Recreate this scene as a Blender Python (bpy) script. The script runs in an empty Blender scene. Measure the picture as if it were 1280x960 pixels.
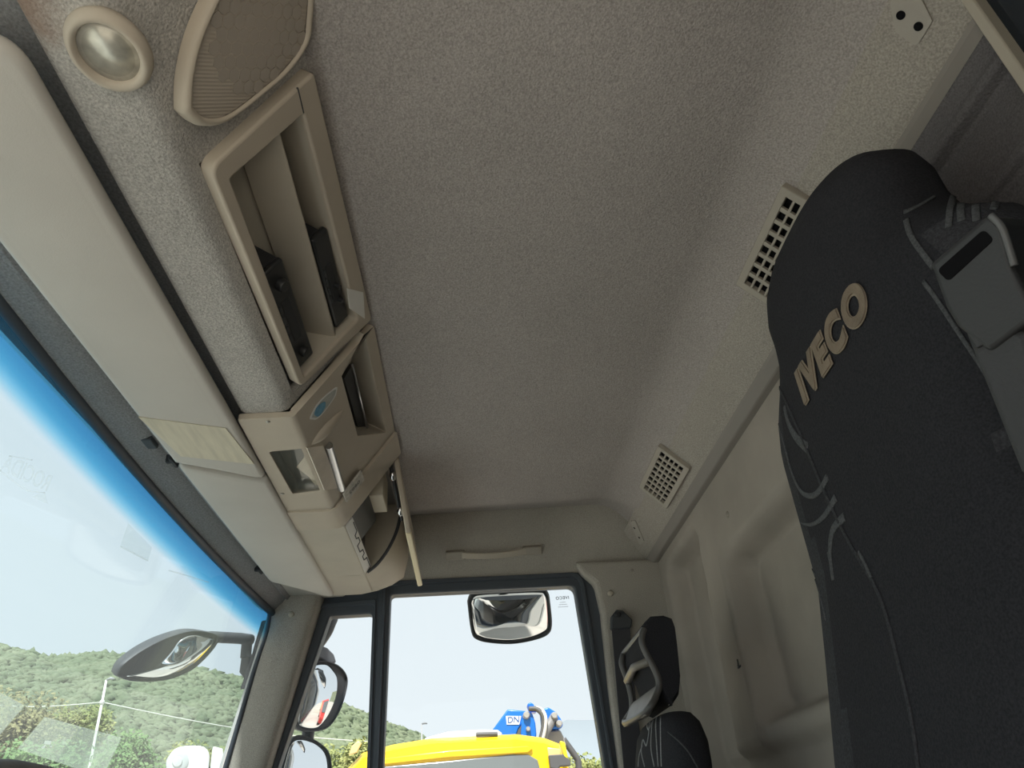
import bpy, bmesh, math, random
import numpy as np
from mathutils import Vector as V, Matrix, noise
from mathutils.bvhtree import BVHTree
random.seed(7); np.random.seed(7)
scene = bpy.context.scene
col = scene.collection

# ------------------------------------------------------------------ camera
# cab frame: +X to the passenger door, +Y to the windscreen, +Z up; the camera is held in the open driver's door
FPX, CX, CY = 928.0, 640.0, 480.0
vx = V((595-CX, 1050-CY, FPX)); vz = V((500-CX, 0, FPX)); vz.y = -(vx.x*vz.x+FPX*FPX)/vx.y
ex = vx.normalized(); ez = vz.normalized(); ey = ez.cross(ex)
CAM = V((-1.0, 0.0, 0.0))
cd = bpy.data.cameras.new('camera'); cam = bpy.data.objects.new('camera', cd); col.objects.link(cam)
cd.sensor_width = 36.0; cd.lens = FPX/1280.0*36.0; cd.clip_start = 0.01; cd.clip_end = 3000
right = V((ex.x, ey.x, ez.x)); down = V((ex.y, ey.y, ez.y)); fwd = V((ex.z, ey.z, ez.z))
M4 = Matrix((right, -down, -fwd)).transposed().to_4x4(); M4.translation = CAM
cam.matrix_world = M4
scene.camera = cam

# ------------------------------------------------------------------ light
w = bpy.data.worlds.new('hazy_sky'); scene.world = w; w.use_nodes = True
nt = w.node_tree; bg = nt.nodes['Background']
tc = nt.nodes.new('ShaderNodeTexCoord'); sx = nt.nodes.new('ShaderNodeSeparateXYZ'); rp = nt.nodes.new('ShaderNodeValToRGB')
nt.links.new(tc.outputs['Generated'], sx.inputs[0]); nt.links.new(sx.outputs['Z'], rp.inputs[0]); nt.links.new(rp.outputs[0], bg.inputs[0])
rp.color_ramp.elements[0].position = 0.0; rp.color_ramp.elements[0].color = (0.765, 0.825, 0.85, 1)
rp.color_ramp.elements[1].position = 0.9; rp.color_ramp.elements[1].color = (0.66, 0.745, 0.80, 1)
bg.inputs[1].default_value = 1.0
sd = bpy.data.lights.new('sun', 'SUN'); so = bpy.data.objects.new('sun', sd); col.objects.link(so)
sd.energy = 7.0; sd.angle = math.radians(3); sd.color = (1.0, 0.96, 0.90)
so.rotation_euler = V((0.50, -0.06, -0.86)).to_track_quat('-Z', 'Y').to_euler(); so.location = (-6, 4, 12)
vs = scene.view_settings
vs.view_transform = 'Standard'; vs.look = 'None'; vs.gamma = 1.0; vs.use_curve_mapping = False; vs.exposure = 0.2

# ------------------------------------------------------------------ pixel -> point on a real surface
def ray(px, py):
    d = V((px-CX, py-CY, FPX)); return V((d.dot(ex), d.dot(ey), d.dot(ez)))
def onp(px, py, n, o):
    r = ray(px, py); n = V(n); return CAM + r*((V(o)-CAM).dot(n)/r.dot(n))
def atX(px, py, x): return onp(px, py, (1,0,0), (x,0,0))
def atY(px, py, y): return onp(px, py, (0,1,0), (0,y,0))
def atZ(px, py, z): return onp(px, py, (0,0,1), (0,0,z))
def polar(px, py, dist):
    r = ray(px, py); return CAM + r*(dist/math.hypot(r.x, r.y))

# ------------------------------------------------------------------ materials
MATS = {}
def mat(name, color, rough=0.6, metal=0.0, spec=0.5, bump=0.0, bscale=300.0, var=0.0, vscale=8.0, color2=None, coat=0.0, sheen=0.0, emit=None, bdist=0.002, stretch=None):
    m = bpy.data.materials.new(name); m.use_nodes = True; t = m.node_tree; b = t.nodes['Principled BSDF']
    b.inputs['Base Color'].default_value = (*color, 1); b.inputs['Roughness'].default_value = rough
    b.inputs['Metallic'].default_value = metal; b.inputs['Specular IOR Level'].default_value = spec
    b.inputs['Coat Weight'].default_value = coat; b.inputs['Sheen Weight'].default_value = sheen
    if emit: b.inputs['Emission Color'].default_value = (*emit[0], 1); b.inputs['Emission Strength'].default_value = emit[1]
    tcn = t.nodes.new('ShaderNodeTexCoord'); src = tcn.outputs['Object']
    if stretch:
        mp = t.nodes.new('ShaderNodeMapping'); mp.inputs['Scale'].default_value = stretch; t.links.new(src, mp.inputs[0]); src = mp.outputs[0]
    if var > 0 or color2:
        n = t.nodes.new('ShaderNodeTexNoise'); n.inputs['Scale'].default_value = vscale; n.inputs['Detail'].default_value = 6; t.links.new(src, n.inputs['Vector'])
        r = t.nodes.new('ShaderNodeValToRGB'); r.color_ramp.elements[0].position = .32; r.color_ramp.elements[1].position = .68
        c2 = color2 or tuple(min(1, c*(1+var)) for c in color); c1 = color if color2 else tuple(c*(1-var) for c in color)
        r.color_ramp.elements[0].color = (*c1, 1); r.color_ramp.elements[1].color = (*c2, 1)
        t.links.new(n.outputs['Fac'], r.inputs[0]); t.links.new(r.outputs[0], b.inputs['Base Color'])
    if bump > 0:
        n = t.nodes.new('ShaderNodeTexNoise'); n.inputs['Scale'].default_value = bscale; n.inputs['Detail'].default_value = 3; t.links.new(src, n.inputs['Vector'])
        bp = t.nodes.new('ShaderNodeBump'); bp.inputs['Strength'].default_value = bump; bp.inputs['Distance'].default_value = bdist
        t.links.new(n.outputs['Fac'], bp.inputs['Height']); t.links.new(bp.outputs[0], b.inputs['Normal'])
    MATS[name] = m; return m
def fabric(name, color, grain=0.25, gscale=420, patch=0.06, rough=0.95, bump=0.5, bscale=260, stain=None):
    m = mat(name, color, rough, spec=0.15, bump=bump, bscale=bscale, bdist=0.003); t = m.node_tree; b = t.nodes['Principled BSDF']
    b.inputs['Sheen Weight'].default_value = 0.0
    tcn = t.nodes.new('ShaderNodeTexCoord')
    n1 = t.nodes.new('ShaderNodeTexNoise'); n1.inputs['Scale'].default_value = gscale; n1.inputs['Detail'].default_value = 2
    n2 = t.nodes.new('ShaderNodeTexNoise'); n2.inputs['Scale'].default_value = 3.5; n2.inputs['Detail'].default_value = 5
    for n in (n1, n2): t.links.new(tcn.outputs['Object'], n.inputs['Vector'])
    def mr(n, lo, hi):
        r = t.nodes.new('ShaderNodeMapRange'); r.inputs[1].default_value = .3; r.inputs[2].default_value = .7; r.inputs[3].default_value = lo; r.inputs[4].default_value = hi
        t.links.new(n.outputs['Fac'], r.inputs[0]); return r.outputs[0]
    mu = t.nodes.new('ShaderNodeMath'); mu.operation = 'MULTIPLY'; t.links.new(mr(n1, 1-grain, 1+grain), mu.inputs[0]); t.links.new(mr(n2, 1-patch, 1+patch), mu.inputs[1])
    mx = t.nodes.new('ShaderNodeVectorMath'); mx.operation = 'SCALE'; mx.inputs[0].default_value = color; t.links.new(mu.outputs[0], mx.inputs['Scale'])
    t.links.new(mx.outputs[0], b.inputs['Base Color'])
    return m
LINER = fabric('headliner_knit', (0.385, 0.353, 0.330), 0.23, 430, 0.07, bump=0.5, bscale=380)
FELT = fabric('needle_felt', (0.47, 0.448, 0.415), 0.25, 420, 0.12, bump=0.5, bscale=400)
PILLAR = fabric('pillar_fabric', (0.40, 0.375, 0.33), 0.2, 600, 0.14, bscale=500)
VINYL = mat('moulded_vinyl', (0.36, 0.33, 0.28), 0.7, spec=0.3, bump=0.25, bscale=420, var=0.12, vscale=5)
VINYLR = mat('rear_trim_vinyl', (0.345, 0.31, 0.27), 0.8, spec=0.25, bump=0.3, bscale=600, var=0.10, vscale=6)
BEIGE = mat('beige_plastic', (0.50, 0.435, 0.35), 0.55, spec=0.4, bump=0.08, bscale=600, var=0.05, vscale=10)
BEIGE2 = mat('beige_plastic_shelf', (0.47, 0.425, 0.35), 0.6, spec=0.35, bump=0.08, bscale=600, var=0.06, vscale=10)
VISOR = mat('visor_vinyl', (0.56, 0.53, 0.48), 0.62, spec=0.3, bump=0.1, bscale=700, var=0.05, vscale=6)
CREAM = mat('cream_patch', (0.64, 0.585, 0.45), 0.6, var=0.10, vscale=14, stretch=(1, 8, 1))
CREAM2 = mat('cream_lid_edge', (0.78, 0.68, 0.46), 0.5)
GREYTRIM = fabric('grey_header_fabric', (0.30, 0.30, 0.30), 0.2, 350, 0.08)
DKGREY = mat('dark_grey_plastic', (0.055, 0.06, 0.065), 0.55, spec=0.4, bump=0.1, bscale=500)
BLACK = mat('black_plastic', (0.02, 0.021, 0.023), 0.35, spec=0.5)
BLKMAT = mat('black_matt_plastic', (0.022, 0.023, 0.026), 0.65)
RUBBER = mat('black_rubber_seal', (0.062, 0.074, 0.09), 0.5, spec=0.5, bump=0.1, bscale=200)
HOLE = mat('hole_black', (0.006, 0.006, 0.007), 0.9, spec=0.1)
CHROME = mat('chrome', (0.75, 0.76, 0.78), 0.12, metal=1.0)
CHROMED = mat('brushed_chrome_tube', (0.55, 0.56, 0.58), 0.3, metal=1.0)
MIRROR = mat('mirror_silver', (0.80, 0.82, 0.83), 0.02, metal=1.0)
SCREW = mat('screw_steel', (0.42, 0.40, 0.36), 0.4, metal=0.8)
WHITEP = mat('white_paper', (0.80, 0.78, 0.73), 0.8)
WHITEPL = mat('white_plastic', (0.72, 0.71, 0.68), 0.5)
SEATBLK = fabric('black_seat_knit', (0.028, 0.028, 0.032), 0.25, 500, 0.08, bump=0.4, bscale=500)
SEATWING = fabric('charcoal_seat_fabric', (0.045, 0.045, 0.05), 0.3, 450, 0.08, bump=0.5, bscale=420)
PRINT = fabric('grey_print', (0.085, 0.088, 0.092), 0.3, 500, 0.05)
THREAD = mat('gold_grey_thread', (0.21, 0.165, 0.12), 0.6, bump=0.6, bscale=500, var=0.2, vscale=40)
THREADE = mat('thread_edge', (0.29, 0.24, 0.18), 0.6)
BELT = mat('seat_belt_webbing', (0.05, 0.05, 0.058), 0.7, bump=0.5, bscale=300, stretch=(1, 1, 8))
GREYPL = mat('grey_guide_plastic', (0.030, 0.031, 0.033), 0.55, bump=0.15, bscale=400)
HRFRAME = mat('headrest_frame_plastic', (0.17, 0.15, 0.125), 0.4, var=0.2, vscale=20)

def glass(name, tint=(1,1,1), dust=0.0, dustcol=(.8,.8,.78), f0=0.012):
    m = bpy.data.materials.new(name); m.use_nodes = True; t = m.node_tree
    for n in list(t.nodes):
        if n.type != 'OUTPUT_MATERIAL': t.nodes.remove(n)
    out = [n for n in t.nodes if n.type == 'OUTPUT_MATERIAL'][0]
    tr = t.nodes.new('ShaderNodeBsdfTransparent'); tr.inputs[0].default_value = (*tint, 1); cur = tr.outputs[0]
    if dust > 0:
        df = t.nodes.new('ShaderNodeBsdfTranslucent'); df.inputs[0].default_value = (*dustcol, 1)
        mx = t.nodes.new('ShaderNodeMixShader'); mx.inputs[0].default_value = dust
        t.links.new(cur, mx.inputs[1]); t.links.new(df.outputs[0], mx.inputs[2]); cur = mx.outputs[0]
    gl = t.nodes.new('ShaderNodeBsdfGlossy'); gl.inputs['Roughness'].default_value = 0.0
    lw = t.nodes.new('ShaderNodeLayerWeight'); lw.inputs[0].default_value = 0.5
    pw = t.nodes.new('ShaderNodeMath'); pw.operation = 'POWER'; pw.inputs[1].default_value = 5.0; t.links.new(lw.outputs['Facing'], pw.inputs[0])
    fr = t.nodes.new('ShaderNodeMath'); fr.operation = 'MULTIPLY_ADD'; fr.inputs[1].default_value = 0.75; fr.inputs[2].default_value = f0; t.links.new(pw.outputs[0], fr.inputs[0])
    m2 = t.nodes.new('ShaderNodeMixShader'); t.links.new(fr.outputs[0], m2.inputs[0]); t.links.new(cur, m2.inputs[1]); t.links.new(gl.outputs[0], m2.inputs[2])
    t.links.new(m2.outputs[0], out.inputs[0]); MATS[name] = m; m['tr'] = tr.name
    return m
GLASS = glass('side_glass', (0.985, 0.995, 1.0))
WGLASS = glass('windscreen_glass', (0.95, 0.985, 0.99), dust=0.05)
LENS = glass('clear_lens', (0.92, 0.92, 0.90), dust=0.08)
REFLECTION = glass('painted_reflection', (1, 1, 1), dust=0.55, dustcol=(1, 1, 1))  # pale translucent film, colour of the painted windscreen reflection
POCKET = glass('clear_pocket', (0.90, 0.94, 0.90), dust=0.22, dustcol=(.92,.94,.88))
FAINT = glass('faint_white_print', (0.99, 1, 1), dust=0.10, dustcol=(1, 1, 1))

# ------------------------------------------------------------------ mesh helpers
def me_obj(name, verts, faces, m, parent=None, smooth=False, bevel=0.0, seg=2, org=None, auto=None, solid=None):
    o_ = V(org) if org is not None else (parent_org(parent) if parent else V((0,0,0)))
    me = bpy.data.meshes.new(name)
    me.from_pydata([tuple(V(v)-o_) for v in verts], [], [tuple(f) for f in faces]); me.update()
    bm = bmesh.new(); bm.from_mesh(me)
    bmesh.ops.recalc_face_normals(bm, faces=bm.faces); bm.to_mesh(me); bm.free()
    ob = bpy.data.objects.new(name, me); col.objects.link(ob)
    for mm in (m if isinstance(m, (list, tuple)) else [m]): me.materials.append(mm)
    if parent: ob.parent = parent; ob.location = o_ - parent_org(parent)
    else: ob.location = o_
    ob['org'] = list(o_)
    if smooth:
        for p in me.polygons: p.use_smooth = True
    if solid:
        s = ob.modifiers.new('solid', 'SOLIDIFY'); s.thickness = solid; s.offset = 0
    if bevel > 0:
        b = ob.modifiers.new('bevel', 'BEVEL'); b.width = bevel; b.segments = seg; b.limit_method = 'ANGLE'; b.angle_limit = math.radians(40)
        for p in me.polygons: p.use_smooth = True
        try: me.set_sharp_from_angle(angle=math.radians(50))
        except Exception: pass
        b.harden_normals = False
    elif auto:
        for p in me.polygons: p.use_smooth = True
        me.set_sharp_from_angle(angle=math.radians(auto))
    return ob
def parent_org(p): return V(p['org'])
def thing(name, label, cat, org, group=None, kind=None):
    o = bpy.data.objects.new(name, None); col.objects.link(o); o.location = org; o['org'] = list(org); o.empty_display_size = 0.05
    tag(o, label, cat, group, kind); return o
def tag(o, label=None, cat=None, group=None, kind=None):
    if label: o['label'] = label
    if cat: o['category'] = cat
    if group: o['group'] = group
    if kind: o['kind'] = kind
    return o
def struct(o, label=None):
    o['kind'] = 'structure'
    if label: o['label'] = label
    return o
def merge(*parts):
    vv, ff = [], []
    for v, f in parts:
        k = len(vv); vv += list(v); ff += [tuple(i+k for i in q) for q in f]
    return vv, ff
def box(lo, hi):
    x0,y0,z0 = lo; x1,y1,z1 = hi
    v = [(x0,y0,z0),(x1,y0,z0),(x1,y1,z0),(x0,y1,z0),(x0,y0,z1),(x1,y0,z1),(x1,y1,z1),(x0,y1,z1)]
    return [V(p) for p in v], [(0,3,2,1),(4,5,6,7),(0,1,5,4),(1,2,6,5),(2,3,7,6),(3,0,4,7)]
def fbox(F, a, b, c):
    v, f = box((a[0],b[0],c[0]),(a[1],b[1],c[1])); return [F(p.x,p.y,p.z) for p in v], f
class Frame:
    def __init__(s, o, u, v, n=None):
        s.o = V(o); s.u = V(u).normalized(); s.v = V(v).normalized(); s.n = V(n).normalized() if n else s.u.cross(s.v)
    def __call__(s, a, b, c=0): return s.o + s.u*a + s.v*b + s.n*c
    def px(s, x, y, c=0):
        p = onp(x, y, s.n, s.o+s.n*c) - s.o; return (p.dot(s.u), p.dot(s.v))
def fillet(pts, r, seg=5):
    out = []; n = len(pts)
    rr = r if isinstance(r, (list, tuple)) else [r]*n
    for i in range(n):
        p = V((*pts[i],)).to_2d() if len(pts[i]) > 2 else V(pts[i]); a = V(pts[i-1]); b = V(pts[(i+1) % n]); ri = rr[i]
        da = (a-p); db = (b-p); la, lb = da.length, db.length; da.normalize(); db.normalize()
        ang = da.angle(db, math.pi)
        d = min(ri/max(math.tan(ang/2), 1e-4), la*.49, lb*.49)
        p0 = p+da*d; p1 = p+db*d
        for k in range(seg+1):
            t = k/seg; q = p0*(1-t)**2 + p*2*t*(1-t) + p1*t*t; out.append((q.x, q.y))
    return out
def prism(F, pts, c0, c1):
    n = len(pts); v = [F(a,b,c0) for a,b in pts]+[F(a,b,c1) for a,b in pts]
    f = [tuple(range(n))[::-1], tuple(range(n,2*n))]+[(i,(i+1)%n,n+(i+1)%n,n+i) for i in range(n)]
    return v, f
def ring(F, outer, inner, c0, c1):
    n = len(outer); assert n == len(inner)
    v = [F(a,b,c0) for a,b in outer]+[F(a,b,c0) for a,b in inner]+[F(a,b,c1) for a,b in outer]+[F(a,b,c1) for a,b in inner]
    f = []
    for i in range(n):
        j = (i+1)%n
        f += [(i,j,n+j,n+i),(2*n+i,3*n+i,3*n+j,2*n+j),(i,2*n+i,2*n+j,j),(n+i,n+j,3*n+j,3*n+i)]
    return v, f
def loft(rows, close_u=True, caps=True):
    n = len(rows[0]); v = [p for r in rows for p in r]; f = []
    for k in range(len(rows)-1):
        for i in range(n if close_u else n-1):
            j = (i+1)%n; f.append((k*n+i,k*n+j,(k+1)*n+j,(k+1)*n+i))
    if caps and close_u:
        f.append(tuple(range(n))[::-1]); f.append(tuple(range((len(rows)-1)*n, len(rows)*n)))
    return v, f
def tube(path, r, seg=10, caps=True):
    path = [V(p) for p in path]; rows = []; up = None
    for i, p in enumerate(path):
        d = (path[min(i+1,len(path)-1)]-path[max(i-1,0)]).normalized()
        if up is None:
            up = V((0,0,1)) if abs(d.z) < .9 else V((1,0,0))
        s = d.cross(up).normalized(); up = s.cross(d).normalized()
        ri = r[i] if isinstance(r, (list,tuple)) else r
        rows.append([p+(s*math.cos(t)+up*math.sin(t))*ri for t in [2*math.pi*k/seg for k in range(seg)]])
    return loft(rows, True, caps)
def lathe(F, prof, seg=32, sx=1.0, sy=1.0):   # prof: (radius, height) along F.n
    rows = [[F(r*math.cos(t)*sx, r*math.sin(t)*sy, h) for t in [2*math.pi*k/seg for k in range(seg)]] for r, h in prof]
    return loft(rows, True, True)
def extr_x(prof, x0, x1, nx=1):   # closed (y,z) profile along X
    return loft([[V((x0+(x1-x0)*k/nx, y, z)) for y, z in prof] for k in range(nx+1)], True, True)
def strip(prof, th, x0, x1):      # open (y,z) polyline given thickness th on its outer side (away from the cab)
    P = [V(p) for p in prof]; off = []
    for i in range(len(P)):
        d = (P[min(i+1,len(P)-1)]-P[max(i-1,0)]).normalized(); off.append(P[i]+V((-d.y, d.x))*th)
    pts = [(p.x,p.y) for p in P]+[(p.x,p.y) for p in off[::-1]]
    return extr_x(pts, x0, x1)
def smoothpath(pts, n=8):
    pts = [V(p) for p in pts]; out = []
    for i in range(len(pts)-1):
        p0 = pts[max(i-1,0)]; p1 = pts[i]; p2 = pts[i+1]; p3 = pts[min(i+2,len(pts)-1)]
        for k in range(n):
            t = k/n; out.append(0.5*((2*p1)+(-p0+p2)*t+(2*p0-5*p1+4*p2-p3)*t*t+(-p0+3*p1-3*p2+p3)*t**3))
    out.append(pts[-1]); return out
def text_mesh(body, size, ext=0.001, bold=0.0, shear=0.0, spacing=1.0):
    c = bpy.data.curves.new('lettering', 'FONT'); c.body = body; c.size = size; c.extrude = ext; c.offset = bold; c.shear = shear
    c.align_x = 'CENTER'; c.align_y = 'CENTER'; c.space_character = spacing; c.resolution_u = 7
    o = bpy.data.objects.new('lettering', c); col.objects.link(o)
    dg = bpy.context.evaluated_depsgraph_get(); me = o.evaluated_get(dg).to_mesh()
    v = [x.co.copy() for x in me.vertices]; f = [tuple(p.vertices) for p in me.polygons]
    o.to_mesh_clear(); bpy.data.objects.remove(o); bpy.data.curves.remove(c)
    return v, f
def put(vf, F, mirror=False, sc=1.0): return [F((-p.x if mirror else p.x)*sc, p.y*sc, p.z*sc) for p in vf[0]], vf[1]
# ================================================================== the cab shell
ZC, ZB = 0.72, 0.565
def bx(name, lo, hi, m, parent=None, bevel=0.0, **k): v, f = box(lo, hi); return me_obj(name, v, f, m, parent, bevel=bevel, **k)
YZ = lambda x: Frame((x,0,0), (0,1,0), (0,0,1), (1,0,0))

# ceiling: knitted headliner, softly coved down into the passenger side
rows = []
NX, NY = 60, 40
xs = [-0.97+(0.93+0.97)*i/NX for i in range(NX+1)]
def ceil_z(x, y):
    z = ZC
    t = min(1, max(0, (x-0.74)/0.14)); z += 0.034*t*t*(3-2*t)
    t = max(0, -0.36-y); z -= 5.78*t*t
    return z
ys = [-0.452+(0.612)*j/NY for j in range(NY+1)]
v = [V((x, y, ceil_z(x, y))) for x in xs for y in ys]+[V((x, y, ZC+0.055)) for x in xs for y in ys]
n1 = NY+1; N = len(xs)*n1
f = []
for i in range(NX):
    for j in range(NY):
        a = i*n1+j; f.append((a, a+1, a+n1+1, a+n1)); f.append((N+a, N+a+n1, N+a+n1+1, N+a+1))
for i in range(NX):
    for j in (0, NY): a = i*n1+j; f.append((a, a+n1, N+a+n1, N+a))
for j in range(NY):
    for i in (0, NX): a = i*n1+j; f.append((a, a+1, N+a+1, N+a))
struct(me_obj('ceiling', v, f, LINER, smooth=False, auto=40), 'grey beige knitted headliner')

# rear: slanted upper trim panel, its step, and the pressed lower wall
up = [(-0.440, 0.685), (-0.450, 0.671), (-0.492, 0.627), (-0.499, 0.621), (-0.502, 0.619)]
vv, ff = strip(up[::-1], 0.02, -0.97, 0.975)
struct(me_obj('trim_1', vv, ff, fabric('rear_panel_cloth', (0.375, 0.345, 0.305), 0.24, 450, 0.05, bump=.3, bscale=500), auto=30), 'slanted beige panel above the rear wall')
rl = [(-0.499, 0.6215), (-0.502, 0.616), (-0.513, 0.6045), (-0.516, 0.6035), (-0.540, 0.603), (-0.545, 0.62), (-0.51, 0.635)]
vv, ff = extr_x(rl, -0.97, 0.97)
struct(me_obj('trim_2', vv, ff, mat('rear_step_strip', (0.255, 0.232, 0.21), .8)), 'grey strip under the slanted rear panel')
YR = -0.53
def rrect(x, z, x0, x1, z0, z1, r, wdt):   # 1 inside, 0 outside, smooth border
    dx = max(x0+r-x, x-(x1-r), 0); dz = max(z0+r-z, z-(z1-r), 0); d = math.hypot(dx, dz)-r
    if dx == 0 and dz == 0: d = max(x0-x, x-x1, z0-z, z-z1)
    t = min(1, max(0, 0.5-d/wdt)); return t*t*(3-2*t)
def rear_y(x, z):
    y = YR
    y -= 0.060*rrect(x, z, -0.30, 0.455, 0.145, 0.445, 0.04, 0.034)       # wide pressed panel
    y -= 0.052*rrect(x, z, 0.60+0.10*(0.55-z), 0.885, 0.06, 0.565, 0.03, 0.03)   # narrow panel at the corner
    y += 0.010*rrect(x, z, 0.455, 0.475, 0.10, 0.46, 0.01, 0.02)
    y -= 0.02*rrect(x, z, -0.2, 0.9, -0.2, 0.10, 0.02, 0.03)
    return y
NX, NZ = 210, 110
xs = [-0.97+1.94*i/NX for i in range(NX+1)]; zs = [-0.9+0.6*j/10 for j in range(10)]+[-0.3+0.912*j/NZ for j in range(NZ+1)]
v = [V((x, rear_y(x, z), z)) for x in xs for z in zs]; nz = len(zs)
f = [(i*nz+j, (i+1)*nz+j, (i+1)*nz+j+1, i*nz+j+1) for i in range(NX) for j in range(nz-1)]
wr = me_obj('wall_rear', v, f, VINYLR, smooth=True, solid=0.004); struct(wr, 'pressed beige rear wall with sunken panels')
# small scuffs, clips and a hook on the rear wall
def wall_pt(px, py): 
    p = atY(px, py, YR); 
    for _ in range(4): p = atY(px, py, rear_y(p.x, p.z))
    return p
FR = lambda p: Frame(p, (1,0,0), (0,0,1), (0,1,0))
for (px, py, r) in ((911,643,.007),(848,640,.006),(1118,0,.004)):
    if py < 10: continue
    vv, ff = lathe(FR(wall_pt(px, py)), [(r, -.002), (r, .002), (r*.7, .005), (r*.1, .006)], 14)
    me_obj('trim_clip', vv, ff, VINYLR, wr, smooth=True)
for (px, py) in ((925,830),(948,899)):
    p = wall_pt(px, py); F = FR(p)
    vv, ff = merge(tube([F(-.009,-.004,.002), F(0,-.007,.005), F(.007,-.001,.002)], .0018, 6), tube([F(0,-.006,.004), F(-.002,.009,.004)], .0013, 6))
    me_obj('trim_hook', vv, ff, DKGREY, wr, smooth=True)

# rear window behind the driver: dark glass in a beige vertical frame strip
w3 = thing('window_3', 'dark rear window with beige frame strip behind the driver seat', None, (-0.79, -0.52, 0.3), kind='structure')
F3 = Frame((0, -0.494, 0), (1,0,0), (0,0,1), (0,1,0))
vv, ff = ring(F3, fillet([(-0.965,-0.05),(-0.614,-0.05),(-0.612,0.66),(-0.965,0.66)], .004, 3), fillet([(-0.945,-0.03),(-0.626,-0.03),(-0.623,0.652),(-0.945,0.652)], .004, 3), -0.030, 0.006)
me_obj('window_frame', vv, ff, BEIGE2, w3, bevel=.002)
vv, ff = fbox(F3, (-0.95,-0.620), (-0.035,0.655), (-0.012, -0.006)); me_obj('pane', vv, ff, mat('dark_rear_glass', (0.012, 0.018, 0.026), 0.08), w3)

# dark ribbed panel under the ledge behind the driver
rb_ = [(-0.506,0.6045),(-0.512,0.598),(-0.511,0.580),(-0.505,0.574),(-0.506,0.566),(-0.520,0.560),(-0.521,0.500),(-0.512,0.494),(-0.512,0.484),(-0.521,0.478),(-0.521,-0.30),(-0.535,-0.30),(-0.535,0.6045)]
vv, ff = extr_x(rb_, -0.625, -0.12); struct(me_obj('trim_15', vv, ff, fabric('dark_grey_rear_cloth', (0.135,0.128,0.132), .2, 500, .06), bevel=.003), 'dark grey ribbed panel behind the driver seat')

# passenger side: header above the door, B pillar, door
hdr = [(0.885,0.758),(0.893,0.730),(0.906,0.705),(0.920,0.686),(0.942,0.660),(0.966,0.632),(0.984,0.612),(0.988,0.600)]
vv, ff = loft([[V((x, y, z)) for x, z in hdr]+[V((x+.03, y, z+.015)) for x, z in hdr[::-1]] for y in (-0.53, -0.30, 0, 0.17, 0.40)], True, True)
struct(me_obj('trim_3', vv, ff, PILLAR, auto=35), 'fabric header above the passenger door')
XB = 0.955
pts = [(728,716),(744,729),(752,765),(762,860),(776,965)]
lo = [(p.y, p.z) for p in (atX(a, b, XB) for a, b in pts)]
d = V(lo[-1])-V(lo[-2]); lo.append((lo[-1][0]-0.02, -0.25)); lo.append((lo[-1][0], -0.9))
poly = [(-0.545, 0.615), (-0.30, 0.622)]+lo+[(-0.545, -0.9)]
vv, ff = prism(YZ(XB), poly, 0.0, 0.06)
wall_r = struct(me_obj('wall_right', vv, ff, PILLAR, bevel=.012, seg=3), 'fabric trimmed pillar behind the passenger door')
for (px, py, r, m) in ((763,742,.008,BEIGE2),(790,713,.004,VINYLR)):
    p = atX(px, py, XB); vv, ff = lathe(Frame(p, (0,1,0), (0,0,1), (-1,0,0)), [(r,-.002),(r,.003),(r*.6,.006),(r*.1,.0065)], 16); me_obj('trim_clip', vv, ff, m, wall_r, smooth=True)

XD = 1.0
def dp(px, py): p = atX(px, py, XD); return (p.y, p.z)
door = thing('door_1', 'black framed passenger door with quarter light and main window', None, (1.02, 0.05, -0.9), kind='structure')
FD = Frame((XD,0,0), (0,1,0), (0,0,1), (-1,0,0))
mo = fillet([dp(474,716), dp(752,700), dp(822,1050), dp(462,1050)], [.005,.05,.02,.02], 8)
mi = fillet([dp(488.5,744.5), dp(717,733), dp(768,1040), dp(476,1040)], [.012,.022,.02,.02], 8)
vv, ff = ring(FD, mo, mi, -0.03, 0.012); fr_ = me_obj('main_window_seal', vv, ff, RUBBER, door, bevel=.004)
mm = fillet([dp(481,729), dp(727,717.5), dp(780,1046), dp(469,1046)], [.01,.036,.02,.02], 8)
mm2 = fillet([dp(483.5,734), dp(723,723), dp(776,1044), dp(471,1044)], [.01,.031,.02,.02], 8)
vv, ff = ring(FD, mm, mm2, 0.008, 0.020); me_obj('seal_lip', vv, ff, RUBBER, fr_, bevel=.003)
qo = fillet([dp(378,742), dp(476,728), dp(464,1050), dp(305,1050)], [.02,.01,.02,.02], 8)
qi = fillet([dp(413,771), dp(466,768), dp(456,1040), dp(321,1040)], [.008,.012,.02,.02], 8)
vv, ff = ring(FD, qo, qi, -0.03, 0.010); fq_ = me_obj('quarter_light_seal', vv, ff, RUBBER, door, bevel=.004)
q1 = fillet([dp(392,758), dp(471,750), dp(461,1046), dp(311,1046)], [.01,.01,.02,.02], 8)
q2 = fillet([dp(397,762), dp(469,757), dp(459,1044), dp(315,1044)], [.01,.01,.02,.02], 8)
vv, ff = ring(FD, q1, q2, 0.006, 0.016); me_obj('seal_lip', vv, ff, RUBBER, fq_, bevel=.003)
vv, ff = prism(FD, mi, -0.008, -0.013); pane = me_obj('main_pane', vv, ff, GLASS, door)
vv, ff = prism(FD, qi, -0.008, -0.013); me_obj('quarter_pane', vv, ff, GLASS, door)
# upper door skin round the seals and the panel below the glass
vv, ff = prism(FD, [dp(366,745), dp(372,728), dp(486,718), dp(486,742), dp(410,768)], -0.035, -0.004); me_obj('door_header', vv, ff, RUBBER, door, bevel=.004)
bx('door_panel', (0.985, -0.42, -0.9), (1.03, 0.66, -0.01), VINYL, door, bevel=.01)
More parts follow.
